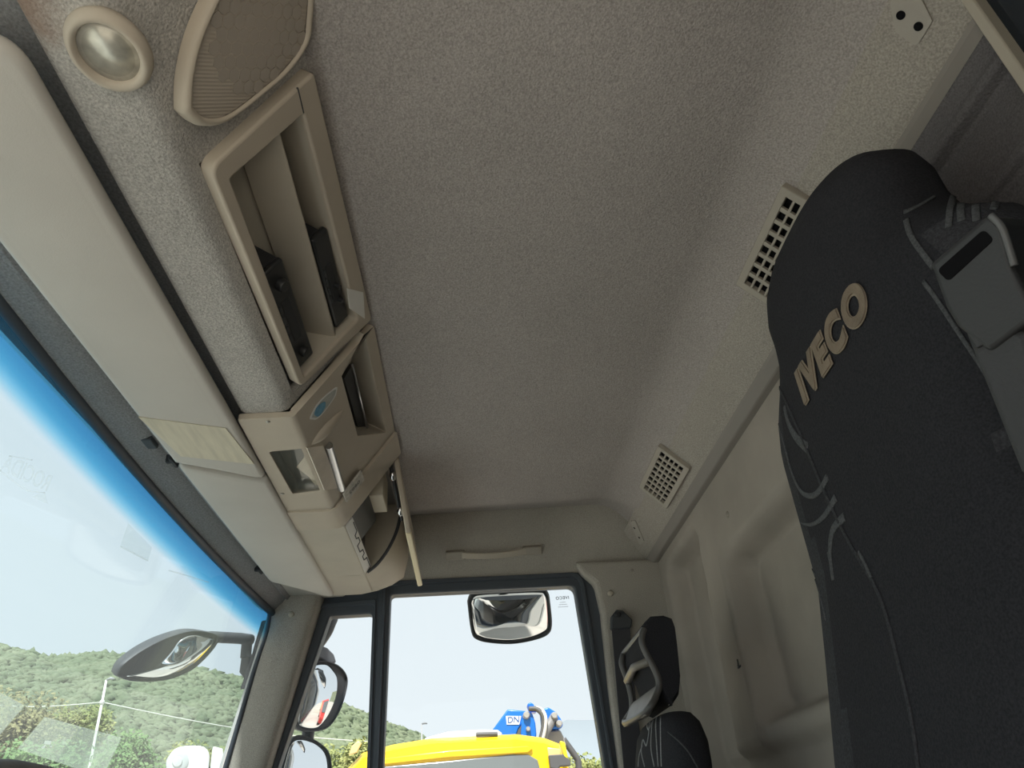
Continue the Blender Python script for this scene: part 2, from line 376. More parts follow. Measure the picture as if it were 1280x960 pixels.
# maker's mark etched on the glass, read from outside
GM = mat('etched_print', (0.22, 0.24, 0.27), 0.8)
p = atX(703, 747.5, XD+0.0070); Fm = Frame(p, (0,-1,0.005), (0,0,1), (-1,0,0))
vv, ff = put(text_mesh('IVECO', 0.0115, 0.0002, 0.0002, spacing=1.15), Fm, mirror=True); me_obj('etched_mark', vv, ff, GM, pane)
parts = []
for k, wd in ((0, .016), (1, .022), (2, .028)):
    zz = -.0115-.006*k; n = 7
    for q in range(n):
        a = -wd/2+wd*q/n; parts.append(fbox(Fm, (a, a+wd/n*.62), (zz-.0007, zz+.0007), (0, .0004)))
vv, ff = merge(*parts); me_obj('etched_small_print', vv, ff, mat('etched_print_fine', (0.55, 0.58, 0.60), 0.8), pane)

# A pillar, passenger side
XA = 0.93
def loftrow(pl, pr, dep):
    pl, pr = V(pl), V(pr); m_ = (pl+pr)/2; w_ = (pr-pl)
    out = []
    for t, h in ((0,0),(.04,.55),(.14,.9),(.35,1.05),(.65,1.05),(.88,.9),(.97,.5),(1,0)):
        out.append(pl+w_*t+V((-dep*h,0,0)))
    out += [pr+V((.06,0,0)), pl+V((.06,0,0))]
    return out
tl, tr = atX(339, 750, XA+.02), atX(400, 750, XA+.02); bl, br = atX(284, 962, XA+.02), atX(334, 962, XA+.02)
R_ = []
for t in (-0.10, .3, .7, 1.0, 1.6, 2.2): R_.append(loftrow(tl.lerp(bl, t), tr.lerp(br, t), 0.02))
vv, ff = loft(R_); pil = struct(me_obj('trim_4', vv, ff, PILLAR, auto=50), 'fabric trimmed windscreen pillar on the passenger side')
p = atX(364, 768, XA-.001); vv, ff = lathe(Frame(p, (0,1,0), (0,0,1), (-1,0,0)), [(.0075,-.003),(.0075,.002),(.006,.004),(.001,.0045)], 18); me_obj('screw_cap', vv, ff, BEIGE2, pil, smooth=True)
# corner cap between header trim and pillar
poly = [(p.y, p.z) for p in (atX(a, b, XA+.015) for a, b in ((330,700),(420,752),(397,756),(340,756),(331,735)))]
# windscreen: raked, slightly curved glass
def wy(x, z): return 0.530-0.040*(x/0.93)**2+0.235*(0.54-z)
def wtop(x): return 0.553-0.030*x
def won(px, py, off=0.0):
    p = atY(px, py, 0.6)
    for _ in range(12): p = atY(px, py, wy(p.x, p.z)-off)
    return p
XW0, XW1 = -0.95, 0.935
NXW, NZW = 48, 30
def wgrid(off):
    return [V((x, wy(x, z)+off, z)) for x in [XW0+(XW1-XW0)*i/NXW for i in range(NXW+1)] for z in [-0.40+(wtop(x)+0.40+.015)*j/NZW for j in range(NZW+1)]]
n1 = NZW+1
gf = [(i*n1+j, (i+1)*n1+j, (i+1)*n1+j+1, i*n1+j+1) for i in range(NXW) for j in range(NZW)]
A_, B_ = wgrid(0), wgrid(0.006); N = len(A_)
bd = [i*n1 for i in range(NXW+1)]+[NXW*n1+j for j in range(1, NZW+1)]+[i*n1+NZW for i in range(NXW-1, -1, -1)]+[j for j in range(NZW-1, 0, -1)]
ff = gf+[tuple(N+i for i in q[::-1]) for q in gf]+[(bd[k], bd[(k+1)%len(bd)], N+bd[(k+1)%len(bd)], N+bd[k]) for k in range(len(bd))]
ws = me_obj('window_1', A_+B_, ff, WGLASS, smooth=False, auto=60); struct(ws, 'windscreen with a blue tinted band along its top')
# blue shade band tinted into the glass: depends on the height below the glass edge (object space of the pane)
t = WGLASS.node_tree; tr_ = t.nodes[WGLASS['tr']]
tcn = t.nodes.new('ShaderNodeTexCoord'); sp = t.nodes.new('ShaderNodeSeparateXYZ'); t.links.new(tcn.outputs['Object'], sp.inputs[0])
mx_ = t.nodes.new('ShaderNodeMath'); mx_.operation = 'MULTIPLY_ADD'; mx_.inputs[1].default_value = 0.030; t.links.new(sp.outputs['X'], mx_.inputs[0]); t.links.new(sp.outputs['Z'], mx_.inputs[2])
mrn = t.nodes.new('ShaderNodeMapRange'); mrn.inputs[1].default_value = 0.553-0.075; mrn.inputs[2].default_value = 0.553; t.links.new(mx_.outputs[0], mrn.inputs[0])
rr = t.nodes.new('ShaderNodeValToRGB'); e = rr.color_ramp.elements
e[0].position = 0.0; e[0].color = (0.90, 0.955, 0.975, 1); e[1].position = 1.0; e[1].color = (0.22, 0.50, 0.72, 1)
for pos, c in ((0.18, (0.90, 0.96, 0.99, 1)), (0.40, (0.50, 0.80, 0.95, 1)), (0.55, (0.30, 0.66, 0.86, 1)), (0.8, (0.245, 0.56, 0.78, 1))):
    q = e.new(pos); q.color = c
t.links.new(mrn.outputs[0], rr.inputs[0]); t.links.new(rr.outputs[0], tr_.inputs[0])
# black seal round the glass edge
def seal(name, path, r, m=RUBBER): vv, ff = tube(path, r, 8); return me_obj(name, vv, ff, m, ws, smooth=True)
seal('top_seal', [V((x, wy(x, wtop(x))-.004, wtop(x)+.006)) for x in [XW0+(XW1-XW0)*i/30 for i in range(31)]], 0.009)
seal('side_seal', smoothpath([atX(330,735,XW1), atX(337,760,XW1), atX(334,790,XW1), atX(318,838,XW1), atX(281,962,XW1), atX(230,1130,XW1)], 6), 0.006)

# windscreen header trim between visors and glass
prof = [(0.300,0.592),(0.440,0.588),(0.452,0.570),(0.462,0.566),(0.470,0.5715),(0.478,0.5655),(0.495,0.561),(0.512,0.556),(0.528,0.556)]
rows = []
for i in range(25):
    x = XW0-.02+(XW1+.05-XW0)*i/24; dz = wtop(x)-0.548; dy = wy(x, wtop(x))-0.528
    low = [V((x, y+dy*max(0,(y-.44)/.09), z+dz*max(0,(y-.44)/.09))) for y, z in prof]
    rows.append(low+[p+V((0,0,.03)) for p in low[::-1]])
vv, ff = loft(rows); hd = struct(me_obj('trim_5', vv, ff, GREYTRIM, auto=25), 'grey fabric header trim along the windscreen')
for px, py in ((187,553),(252,636)):
    p = atZ(px, py, 0.568); vv, ff = box(p-V((.016,.008,.004)), p+V((.016,.008,.01))); me_obj('clip_notch', vv, ff, DKGREY, hd, bevel=.002)
# header corner at the passenger pillar
vv, ff = box((0.80,0.31,0.570),(0.975,0.50,0.60))
struct(me_obj('trim_6', vv, ff, PILLAR, bevel=.01, seg=3), 'fabric corner cap above the passenger pillar')

# driver side shell: pillar, header, sill (the open doorway the picture is taken from)
struct(bx('trim_7', (-1.02,-0.55,0.60), (-0.96,0.50,0.74), PILLAR), 'header above the open driver doorway')
struct(bx('trim_8', (-1.03,-0.56,-0.9), (-0.97,-0.20,0.62), PILLAR), 'unseen pillar widened to block light behind the open driver doorway')  # widened forward out of view to keep doorway light off the rear wall
vv, ff = loft([[V((x, y, z)) for x, y in ((-1.0,wy(-.94,z)-.10),(-.955,wy(-.94,z)-.10),(-.945,wy(-.94,z)),(-1.0,wy(-.94,z)+.01))] for z in (-0.9,-.3,.56)])
struct(me_obj('trim_9', vv, ff, PILLAR), 'windscreen pillar beside the open driver doorway')
struct(bx('floor', (-1.0,-0.55,-0.93), (1.02,0.85,-0.9), mat('rubber_floor', (0.10,0.10,0.10), 0.8)), 'dark rubber cab floor')
# outer skin of the cab
SKIN = mat('white_cab_paint', (0.72, 0.72, 0.70), 0.35, coat=0.3)
rp_ = [(-0.68,0.50),(-0.66,0.80),(-0.55,0.85),(0.35,0.85),(0.48,0.80),(0.565,0.585),(0.545,0.570),(0.45,0.76),(0.33,0.815),(-0.53,0.815),(-0.60,0.78),(-0.64,0.50)]
vv, ff = extr_x(rp_, -1.04, 1.05); struct(me_obj('roof', vv, ff, SKIN, auto=40), 'outer roof skin of the cab')
struct(bx('wall_rear_outer', (-1.04,-0.68,-0.95), (1.05,-0.64,0.56), SKIN), 'outer rear skin of the cab')
vv, ff = merge(box((-1.04,-0.60,0.62),(-0.99,0.45,0.83)), box((1.0,-0.60,0.625),(1.05,0.42,0.83)), box((1.0,-0.60,-0.95),(1.05,-0.40,0.64)), box((1.005,-0.42,-0.95),(1.05,0.66,-0.03)), box((-1.04,0.74,-0.95),(1.05,0.95,-0.45)))
struct(me_obj('wall_outer', vv, ff, SKIN), 'outer side and front skin of the cab')
vv, ff = loft([[V((x, y, z)) for x, y in ((1.0,wy(.94,z)-.08),(1.045,wy(.94,z)-.07),(1.0,wy(.94,z)+.015),(.95,wy(.94,z)+.012))] for z in (-0.5,.2,.60)])
struct(me_obj('trim_10', vv, ff, SKIN), 'outer pillar skin at the passenger side')
# ================================================================== overhead shelf
FS = Frame((0,0.245,0.567), (1,0,0), (0,-0.110,0.153), (0,-0.153,-0.110))   # sloping front face
FB = Frame((0,0,ZB), (1,0,0), (0,1,0), (0,0,-1))                           # flat underside
# carpeted underside and near face
pr = [(0.322,0.5770),(0.3185,0.5700),(0.312,0.5660),(0.30,0.5650),(0.262,0.5655),(0.250,0.5695),(0.2435,0.579),(0.142,0.7205)]
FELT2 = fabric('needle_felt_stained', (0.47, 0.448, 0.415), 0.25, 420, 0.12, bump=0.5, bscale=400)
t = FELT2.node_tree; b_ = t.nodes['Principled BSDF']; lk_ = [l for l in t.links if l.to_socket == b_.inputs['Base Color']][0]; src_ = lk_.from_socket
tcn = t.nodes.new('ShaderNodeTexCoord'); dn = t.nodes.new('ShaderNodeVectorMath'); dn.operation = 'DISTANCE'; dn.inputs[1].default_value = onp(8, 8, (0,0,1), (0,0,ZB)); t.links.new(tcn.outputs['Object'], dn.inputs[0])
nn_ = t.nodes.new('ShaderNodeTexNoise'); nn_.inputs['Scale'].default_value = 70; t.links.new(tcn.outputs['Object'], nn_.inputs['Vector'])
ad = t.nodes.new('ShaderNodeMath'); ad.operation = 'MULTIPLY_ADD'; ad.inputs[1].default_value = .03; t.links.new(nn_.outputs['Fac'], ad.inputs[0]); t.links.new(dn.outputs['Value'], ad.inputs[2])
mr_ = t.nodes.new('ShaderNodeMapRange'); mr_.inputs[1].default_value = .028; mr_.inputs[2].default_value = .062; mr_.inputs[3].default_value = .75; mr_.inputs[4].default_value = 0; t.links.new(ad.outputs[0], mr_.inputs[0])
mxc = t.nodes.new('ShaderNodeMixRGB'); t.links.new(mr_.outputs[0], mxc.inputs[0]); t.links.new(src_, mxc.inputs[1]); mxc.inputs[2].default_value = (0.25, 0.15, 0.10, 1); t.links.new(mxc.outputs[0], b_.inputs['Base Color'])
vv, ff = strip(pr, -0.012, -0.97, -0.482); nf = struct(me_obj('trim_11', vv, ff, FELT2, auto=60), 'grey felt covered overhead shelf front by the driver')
pr2 = [(0.322,0.5770),(0.3185,0.5700),(0.312,0.5660),(0.30,0.5650),(0.262,0.5655),(0.250,0.5695),(0.2400,0.584)]
vv, ff = strip(pr2, -0.012, -0.482, -0.045); struct(me_obj('trim_12', vv, ff, FELT, auto=60), 'grey felt strip under the storage cubby')
vv, ff = strip(pr, -0.012, -0.045, -0.022); struct(me_obj('trim_13', vv, ff, FELT, auto=60), 'grey felt gap between cubby and console')
struct(bx('trim_14', (-0.97, 0.335, 0.60), (0.97, 0.345, 0.80), FELT), 'felt backing wall of the overhead shelf')

# round courtesy lamp in the felt underside
p = onp(137, 62, (0,0,1), (0,0,ZB)); 
lamp = thing('courtesy_lamp', 'round chrome bowl lamp in a beige ring on the felt shelf underside', 'lamp', p)
FL = Frame(p, (1,0,0), (0,1,0), (0,0,-1)); rx = 0.0365; ry = 0.0315
vv, ff = lathe(FL, [(rx*.70,.000),(rx*.72,.005),(rx*.80,.0095),(rx*.92,.0085),(rx,.003),(rx*1.01,-.002),(rx*.7,-.004)], 48, 1, ry/rx); me_obj('bezel_ring', vv, ff, BEIGE, lamp, smooth=True)
vv, ff = lathe(FL, [(rx*.72,.004),(rx*.71,-.001),(rx*.66,-.010),(rx*.50,-.020),(rx*.25,-.026),(rx*.02,-.027)], 48, 1, ry/rx); me_obj('reflector_bowl', vv, ff, mat('worn_reflector', (0.72,0.69,0.62), 0.3, metal=0.55, var=0.25, vscale=60), lamp, smooth=True)
vv, ff = lathe(FL, [(rx*.705,.001),(rx*.60,.004),(rx*.35,.0065),(rx*.02,.0075)], 40, 1, ry/rx); me_obj('lens', vv, ff, LENS, lamp, smooth=True)
vv, ff = lathe(FL, [(.004,-.022),(.0045,-.012),(.003,-.008),(.0005,-.007)], 14); me_obj('bulb', vv, ff, WHITEPL, lamp, smooth=True)
for a, b in ((-.006,-.010),(.004,-.013),(.010,-.002),(-.001,-.015)):
    vv, ff = lathe(Frame(FL(a+.004,b*.8,-.0165), (1,0,0), (0,1,0), (0,0,-1)), [(.0016,-.004),(.0016,.001),(.0006,.0015)], 8); me_obj('dead_fly_speck', vv, ff, HOLE, lamp)

# loudspeaker with moulded grille
pxs = [(221,138),(222,100),(231,55),(246,15),(270,-28),(310,-62),(355,-62),(384,-30),(384,20),(378,52),(352,88),(322,114),(292,138),(266,153),(240,154)]
po = [FS.px(*q) for q in pxs]; cxs = sum(a for a,_ in po)/len(po); cys = sum(b for _,b in po)/len(po)
spk = thing('speaker', 'large teardrop beige loudspeaker cover with honeycomb grille', 'speaker', FS(cxs, cys, 0))
def scl(pts, k, dx=0, dy=0): return [(cxs+(a-cxs)*k+dx, cys+(b-cys)*k+dy) for a,b in pts]
po2 = [(q.x,q.y) for q in smoothpath([V((a,b,0)) for a,b in po+[po[0]]], 4)][:-1]
rows = [[FS(a,b,c) for a,b in scl(po2,k)] for k,c in ((1.0,-.004),(1.0,.004),(.975,.009),(.93,.0115),(.90,.0105),(.885,.008))]
vv, ff = loft(rows, True, False); me_obj('cover_rim', vv, ff, BEIGE, spk, smooth=True)
GR = mat('perforated_grille', (0.46,0.40,0.33), 0.6, var=0.04)
t = GR.node_tree; tcn = t.nodes.new('ShaderNodeTexCoord')
hd_ = FS(*FS.px(300,110))-FS(*FS.px(230,110)); gdir = FS.n.cross(hd_).normalized()*(2*math.pi/.0034)
dt = t.nodes.new('ShaderNodeVectorMath'); dt.operation = 'DOT_PRODUCT'; dt.inputs[1].default_value = gdir; t.links.new(tcn.outputs['Object'], dt.inputs[0])
sn = t.nodes.new('ShaderNodeMath'); sn.operation = 'SINE'; t.links.new(dt.outputs['Value'], sn.inputs[0])
bp = t.nodes.new('ShaderNodeBump'); bp.inputs['Strength'].default_value = .35; bp.inputs['Distance'].default_value = .0008; t.links.new(sn.outputs[0], bp.inputs['Height']); t.links.new(bp.outputs[0], t.nodes['Principled BSDF'].inputs['Normal'])
rows = [[FS(a,b,c) for a,b in scl(po2,k)] for k,c in ((.89,.007),(.6,.0075),(.3,.008),(.01,.008))]
vv, ff = loft(rows, True, False); gp = me_obj('grille_panel', vv, ff, GR, spk, smooth=True)
def inside(pt, poly):
    x, y = pt; c = False
    for i in range(len(poly)):
        (x0,y0),(x1,y1) = poly[i-1], poly[i]
        if (y0>y) != (y1>y) and x < (x1-x0)*(y-y0)/(y1-y0)+x0: c = not c
    return c
hexp = []; s = .0078; inner = scl(po2, .86)
HX = mat('grille_cell_recess', (0.405,0.355,0.30), 0.7)
for r_ in range(-20, 21):
    for c_ in range(-20, 21):
        a = cxs+c_*s*1.75+(r_%2)*s*.87; b = cys+r_*s*1.5
        if not inside((a,b), inner) : continue
        if b < cys-.005 and a > cxs-.03: pass
        q = FS(a,b,.0085); 
        # honeycomb only over the cone, away from the ribbed margin
        cone = FS.px(318, 30)
        if math.hypot(a-cone[0], (b-cone[1])) > .062: continue
        out = [(a+s*.90*math.cos(math.pi/3*k+math.pi/6), b+s*.90*math.sin(math.pi/3*k+math.pi/6)) for k in range(6)]
        hexp.append(prism(FS, out, .0070, .0083))
if hexp: vv, ff = merge(*hexp); tag(me_obj('honeycomb_cells', vv, ff, HX, gp), kind='stuff')

# storage cubby (two bays) in the sloping face
co = [FS.px(*q) for q in ((253,206),(384,86),(459,396),(369,481))]
ci = [FS.px(*q) for q in ((279,219),(371,139),(441,397),(374,467))]
cub = thing('storage_cubby', 'beige plastic cubby frame with two bays in the overhead shelf', 'cubby', FS(*[sum(q[i] for q in co)/4 for i in (0,1)], 0))
O_, I_ = fillet(co, [.016,.006,.008,.014], 6), fillet(ci, [.004,.004,.006,.006], 6)
vv, ff = ring(FS, O_, I_, -.01, .010); me_obj('frame', vv, ff, BEIGE, cub, bevel=.0035, seg=3)
DEP = .046
vv, ff = ring(FS, [(a,b) for a,b in I_], [(a,b) for a,b in I_], -DEP, .002)
# recess walls: inner loop shrinks a little with depth
n = len(I_); cc = (sum(a for a,_ in I_)/n, sum(b for _,b in I_)/n)
sh = [(cc[0]+(a-cc[0])*.93, cc[1]+(b-cc[1])*.90) for a,b in I_]
vv, ff = loft([[FS(a,b,.004) for a,b in I_], [FS(a,b,-DEP) for a,b in sh]], True, False); ff.append(tuple(range(n,2*n)))
me_obj('recess', vv, ff, BEIGE2, cub, auto=35)
d0, d1 = FS.px(345,171), FS.px(421,421); db = (d0[1]+d1[1])/2
xa, xb = ci[0][0]-.0+.012, ci[3][0]-.004
rows = []
for x in (d0[0]-.004, d1[0]+.004):
    rows.append([FS(x, db-.026, -DEP+.004), FS(x, db-.004, -.004), FS(x, db+.0015, .001), FS(x, db+.006, -.003), FS(x, db+.010, -DEP+.004)])
vv, ff = loft(rows); me_obj('divider', vv, ff, BEIGE2, cub, bevel=.002)
# seam cover on the upper beam
vv, ff = fbox(FS, (co[1][0]+.002, ci[1][0]-.002), (ci[1][1]-.0008, ci[1][1]+.0008), (.0085,.0103)); me_obj('seam_line', vv, ff, DKGREY, cub)

def radio(label, a0, a1, b0, b1, cf, inset, knobs):   # sits inside its bay: faceplate front at cf, case back on the rear of the recess
    th = thing('radio_unit', label, 'radio', FS((a0+a1)/2, (b0+b1)/2, -DEP))
    vv, ff = fbox(FS, (a0+.002,a1-.004), (b0+inset[0],b1-inset[1]), (-DEP,cf-.008)); me_obj('case', vv, ff, BLKMAT, th, bevel=.001)
    vv, ff = prism(FS, fillet([(a0,b0),(a1,b0),(a1,b1),(a0,b1)], .004, 4), cf-.0095, cf); me_obj('faceplate', vv, ff, BLACK, th, bevel=.003)
    L = a1-a0; H = b1-b0
    for u_, v_, r_ in knobs:
        vv, ff = lathe(Frame(FS(a0+L*u_, b0+H*v_, cf-.0005), FS.u, FS.v, FS.n), [(r_,-.002),(r_,.006),(r_*.85,.009),(r_*.3,.0095),(.0003,.0093)], 20); me_obj('knob', vv, ff, BLACK, th, auto=40)
    vv, ff = prism(FS, fillet([(a0+L*.30,b0+H*.30),(a0+L*.72,b0+H*.30),(a0+L*.72,b0+H*.72),(a0+L*.30,b0+H*.72)], .003, 3), cf-.0015, cf+.001); me_obj('cassette_door', vv, ff, BLKMAT, th, bevel=.001)
    for k in range(4):
        a = a0+L*(.32+.10*k); vv, ff = fbox(FS, (a, a+L*.07), (b0+H*.12, b0+H*.22), (cf-.0005,cf+.0017)); me_obj('button', vv, ff, DKGREY, th, bevel=.0006)
    return th
radio('black radio unit with round end knobs in the cubby bay by the felt', -.296, -.088, .0355, .0705, .0005, (.0055, .001), [(.16,.55,.009),(.86,.5,.008)])
radio('black radio unit in the cubby bay against the ceiling, beside a paper slip', -.276, -.086, .1235, .1530, -.0005, (.0035, .0075), [(.55,.62,.004),(.72,.62,.004)])
# folded paper slip
q = [FS.px(*p_, .012) for p_ in ((435,361),(455,366),(457,399),(438,386))]
vv, ff = prism(FS, q, .0096, .0108); sl = me_obj('paper_slip', vv, ff, WHITEP, org=FS(*q[0], .012)); tag(sl, 'small white paper slip stuck beside the upper black radio', 'paper')

# ------------------------------------------------------------------ overhead console
con = thing('overhead_console', 'beige plastic overhead console with map lamp lens and chrome tube', 'console', (0.2, 0.24, 0.56))
X0, X1 = -0.024, 0.415
FC = Frame(FB(0,0,.010), (1,0,0), (0,1,0), (0,0,-1))
lo_ = [FC.px(*q) for q in ((336,565),(378.5,561),(400.5,613.3),(366,618))]
outer = [(X0,.322),(X0,.246),(X1,.246),(X1,.327)]
O_ = fillet(outer, [.004,.001,.001,.004], 3); I_ = fillet(lo_, [.006,.004,.004,.006], 3)
vv, ff = ring(FC, O_, I_, -.010, .0); me_obj('lower_plate', vv, ff, BEIGE, con, bevel=.0018)
I2 = [(a, b) for a, b in I_]; n = len(I2)
vv, ff = loft([[FC(a,b,-.002) for a,b in I2], [FC(a,b,-.03) for a,b in I2]], True, False); ff.append(tuple(range(n,2*n))); me_obj('lamp_well', vv, ff, mat('lamp_well_grey', (0.30,0.31,0.30), 0.6), con)
vv, ff = prism(FC, I2, -.0045, -.0025); lens = me_obj('map_lamp_lens', vv, ff, LENS, con)
tri = [FC.px(*q) for q in ((370,591),(379,580),(381,566),(400,611),(394,614),(386,603))]
vv, ff = prism(FC, tri, -.012, -.010); me_obj('torn_backing', vv, ff, mat('torn_cream_backing', (0.70,0.62,0.52), 0.7, var=.08, vscale=30), lens)
# sloping front plate with the open tray
c_ = .010
fo = [(X0,.000),(X0,.190),(X1,.190),(X1,.000)]
fi = [FS.px(*q, c_) for q in ((427,470),(456,416),(483,541),(447,545))]
O_ = fillet(fo, .002, 3); I_ = fillet(fi, .003, 3)
vv, ff = ring(FS, O_, I_, -.002, c_); me_obj('front_plate', vv, ff, BEIGE, con, bevel=.002)
n = len(I_); sh = [(a, b*.9+.012) for a, b in I_]
vv, ff = loft([[FS(a,b,c_-.003) for a,b in I_], [FS(a,b,-.060) for a,b in sh]], True, False); ff.append(tuple(range(n,2*n))); me_obj('tray', vv, ff, BEIGE2, con, auto=30)
sl0, sl1, sl2, sl3 = [FS.px(*q, -.02) for q in ((429,472),(439,456),(459,533),(449,543))]
vv, ff = prism(FS, [sl0,sl1,sl2,sl3], -.024, -.018); me_obj('tray_slot', vv, ff, mat('slot_dark', (0.05,0.05,0.05), .7), con)
vv, ff = tube([FS(*FS.px(440,455,-.012),-.012), FS(*FS.px(459,535,-.012),-.012)], .0022, 8); me_obj('slot_trim', vv, ff, CHROMED, con, smooth=True)
# rounded bend between the two plates
arc = [(0.250, ZB-.0102), (0.2455, ZB-.0101), (0.2412, ZB-.0088), (0.2380, ZB-.0060), (0.2360, ZB-.0025), (0.2335, 0.5660), (0.240,0.572), (0.250,0.562)]
vv, ff = extr_x(arc, X0-.0004, X1); me_obj('bend', vv, ff, BEIGE, con, auto=70)
# eyelid bulge over the lamp
p0, p1 = FS(*FS.px(389,556,c_), c_), FS(*FS.px(430,511,c_), c_)
ax = (p1-p0); L = ax.length; ax.normalize(); sd_ = ax.cross(FS.n).normalized(); rows = []
for k in range(17):
    t = k/16; r_ = .013*math.sin(math.pi*t**.8)**.8 if 0 < t < 1 else .0005
    rows.append([p0+ax*L*t+sd_*r_*math.cos(q)+FS.n*(r_*.8*math.sin(q)-.001) for q in [2*math.pi*j/14 for j in range(14)]])
vv, ff = loft(rows); me_obj('eyelid_bulge', vv, ff, BEIGE, con, smooth=True)
# chrome tube along the bend
cs = [FS.px(*q_, .0115) for q_ in ((384,560),(404,557),(424,610),(406,613))]
vv, ff = prism(FS, cs, .009, .0115); me_obj('cream_strip', vv, ff, MATS['torn_cream_backing'], con)
p0, p1 = FS(*FS.px(411,557,.014), .014), FS(*FS.px(427,611,.014), .014)
vv, ff = tube([p0, p1], .0068, 16); tb = me_obj('chrome_tube', vv, ff, CHROMED, con, auto=40)
# arched band over the far end
band = [(0.331,0.5525),(0.262,0.5505),(0.244,0.5520),(0.2325,0.5575),(0.2255,0.5670),(0.1215,0.7115),(0.132,0.7190),(0.245,0.5700),(0.331,0.5655)]
vv, ff = extr_x(band, 0.335, 0.428); bnd = me_obj('arched_band', vv, ff, BEIGE, con, auto=40)
FCb = Frame(FS(0,0,.0165), FS.u, FS.v, FS.n)
q = [FS.px(*p_, .0205) for p_ in ((430,618),(452,589),(456,600),(434,628))]
vv, ff = prism(FS, q, .0165, .0203); me_obj('worn_sticker', vv, ff, mat('worn_sticker_film', (0.52,0.49,0.44), 0.5, var=.2, vscale=120), bnd)
ctr = ((q[0][0]+q[2][0])/2, (q[0][1]+q[2][1])/2)
FT = Frame(FS(ctr[0], ctr[1], .0203), FS.v*-1, FS.u, FS.n)
vv, ff = put(text_mesh('0983', .016, .0004, .0004), FT); me_obj('worn_lettering', vv, ff, mat('worn_letter', (0.24,0.23,0.21), .6), bnd)
for px, py in ((335,527),(380,645),(353,617)):
    a, b = FC.px(px, py); vv, ff = lathe(Frame(FC(a,b,0), (1,0,0), (0,1,0), (0,0,-1)), [(.0035,-.001),(.0035,.001),(.002,.0018),(.0002,.0019)], 14); me_obj('screw', vv, ff, SCREW, con, auto=40)
# die cut sticker (plain, picture left off)
a, b = FS.px(405,505,c_); a1, b1 = FS.px(419,489,c_)
FK = Frame(FS(a,b,c_+.0006), FS(a1,b1,0)-FS(a,b,0), FS.n.cross(FS(a1,b1,0)-FS(a,b,0)), FS.n)
LK = (FS(*FS.px(423,488,c_))-FS(*FS.px(389,522,c_))).length
out = [(LK*.5*math.cos(t)*(1+.06*math.sin(5*t)), LK*.27*math.sin(t)*(1+.10*math.cos(3*t))) for t in [2*math.pi*k/28 for k in range(28)]]
st = thing('sticker', 'small oval white edged sticker with blue patch on the console face', 'sticker', FK(0,0,0))
vv, ff = prism(FK, out, -.0012, .0000); me_obj('sticker_border', vv, ff, WHITEPL, st)
vv, ff = prism(FK, [(a*.88, b*.80) for a,b in out], -.0002, .0003); me_obj('sticker_film', vv, ff, mat('sticker_grey', (0.50,0.51,0.47), .5, color2=(0.36,0.38,0.34), vscale=90), st)
vv, ff = prism(FK, [(a*.40-LK*.16, b*.72) for a,b in out], .0002, .0007); me_obj('blue_patch', vv, ff, mat('sticker_blue', (0.06,0.22,0.36), .5, color2=(0.12,0.34,0.50), vscale=120), st)

# ------------------------------------------------------------------ overhead locker with open lid
lk = thing('overhead_locker', 'open beige overhead locker with its hinged lid hanging down', 'locker', (0.64, 0.25, 0.555))
bx('bottom_plate', (0.425,0.232,0.5545), (0.885,0.333,0.566), BEIGE2, lk, bevel=.003)
cheek = [(0.330,0.5548),(0.245,0.5538),(0.222,0.560),(0.196,0.585),(0.170,0.622),(0.150,0.668),(0.139,0.712),(0.139,0.735),(0.330,0.735)]
cheek2 = [(0.330,0.5548),(0.262,0.5538),(0.222,0.5600),(0.185,0.572),(0.155,0.590),(0.143,0.640),(0.139,0.712),(0.139,0.735),(0.330,0.735)]
vv, ff = loft([[V((x, y*(1-k)+y2*k, z*(1-k)+z2*k)) for (y, z), (y2, z2) in zip(cheek, cheek2)] for x, k in ((.745,0),(.80,.5),(.86,.9),(.90,1))]); ck = me_obj('far_cheek', vv, ff, BEIGE2, lk, auto=50)
pts3 = [V((0.7445, y, z)) for y, z in ((0.228,0.560),(0.205,0.578),(0.180,0.612),(0.160,0.655),(0.149,0.700))]
vv, ff = tube(smoothpath(pts3, 5), .004, 8); me_obj('mouth_bead', vv, ff, DKGREY, ck, smooth=True)
vv, ff = merge(box((0.425,0.305,0.566),(0.75,0.335,0.735)), box((0.425,0.14,0.728),(0.75,0.33,0.74)), box((0.738,0.235,0.567),(0.744,0.31,0.73))); me_obj('interior', vv, ff, mat('locker_interior', (0.22,0.21,0.20), .8), lk)
vv, ff = extr_x([(0.330,0.566),(0.243,0.572),(0.145,0.708),(0.145,0.735),(0.330,0.735)], 0.424, 0.432); me_obj('near_cheek', vv, ff, BEIGE2, lk)
# white latch strip on the mouth lip, with stepped outline
pl0, pl1 = V((0.445,0.2285,0.5600)), V((0.735,0.2285,0.5600))
FW = Frame((0,0.2310,0.5600), (1,0,0), (0,-0.58,0.81), (0,-0.81,-0.58))
vv, ff = fbox(FW, (0.432,0.742), (-.004,.019), (-.004,.002)); ls = me_obj('latch_strip', vv, ff, WHITEPL, lk, bevel=.0012)
zz = [(.45,.016),(.50,.016),(.51,.008),(.53,.008),(.535,.014),(.56,.014),(.565,.004),(.605,.004),(.61,.013),(.635,.013),(.64,.006),(.665,.006),(.67,.015),(.73,.015)]
vv, ff = tube([FW(a,b,.0025) for a,b in zz], .0013, 6); me_obj('stepped_edge', vv, ff, DKGREY, ls)
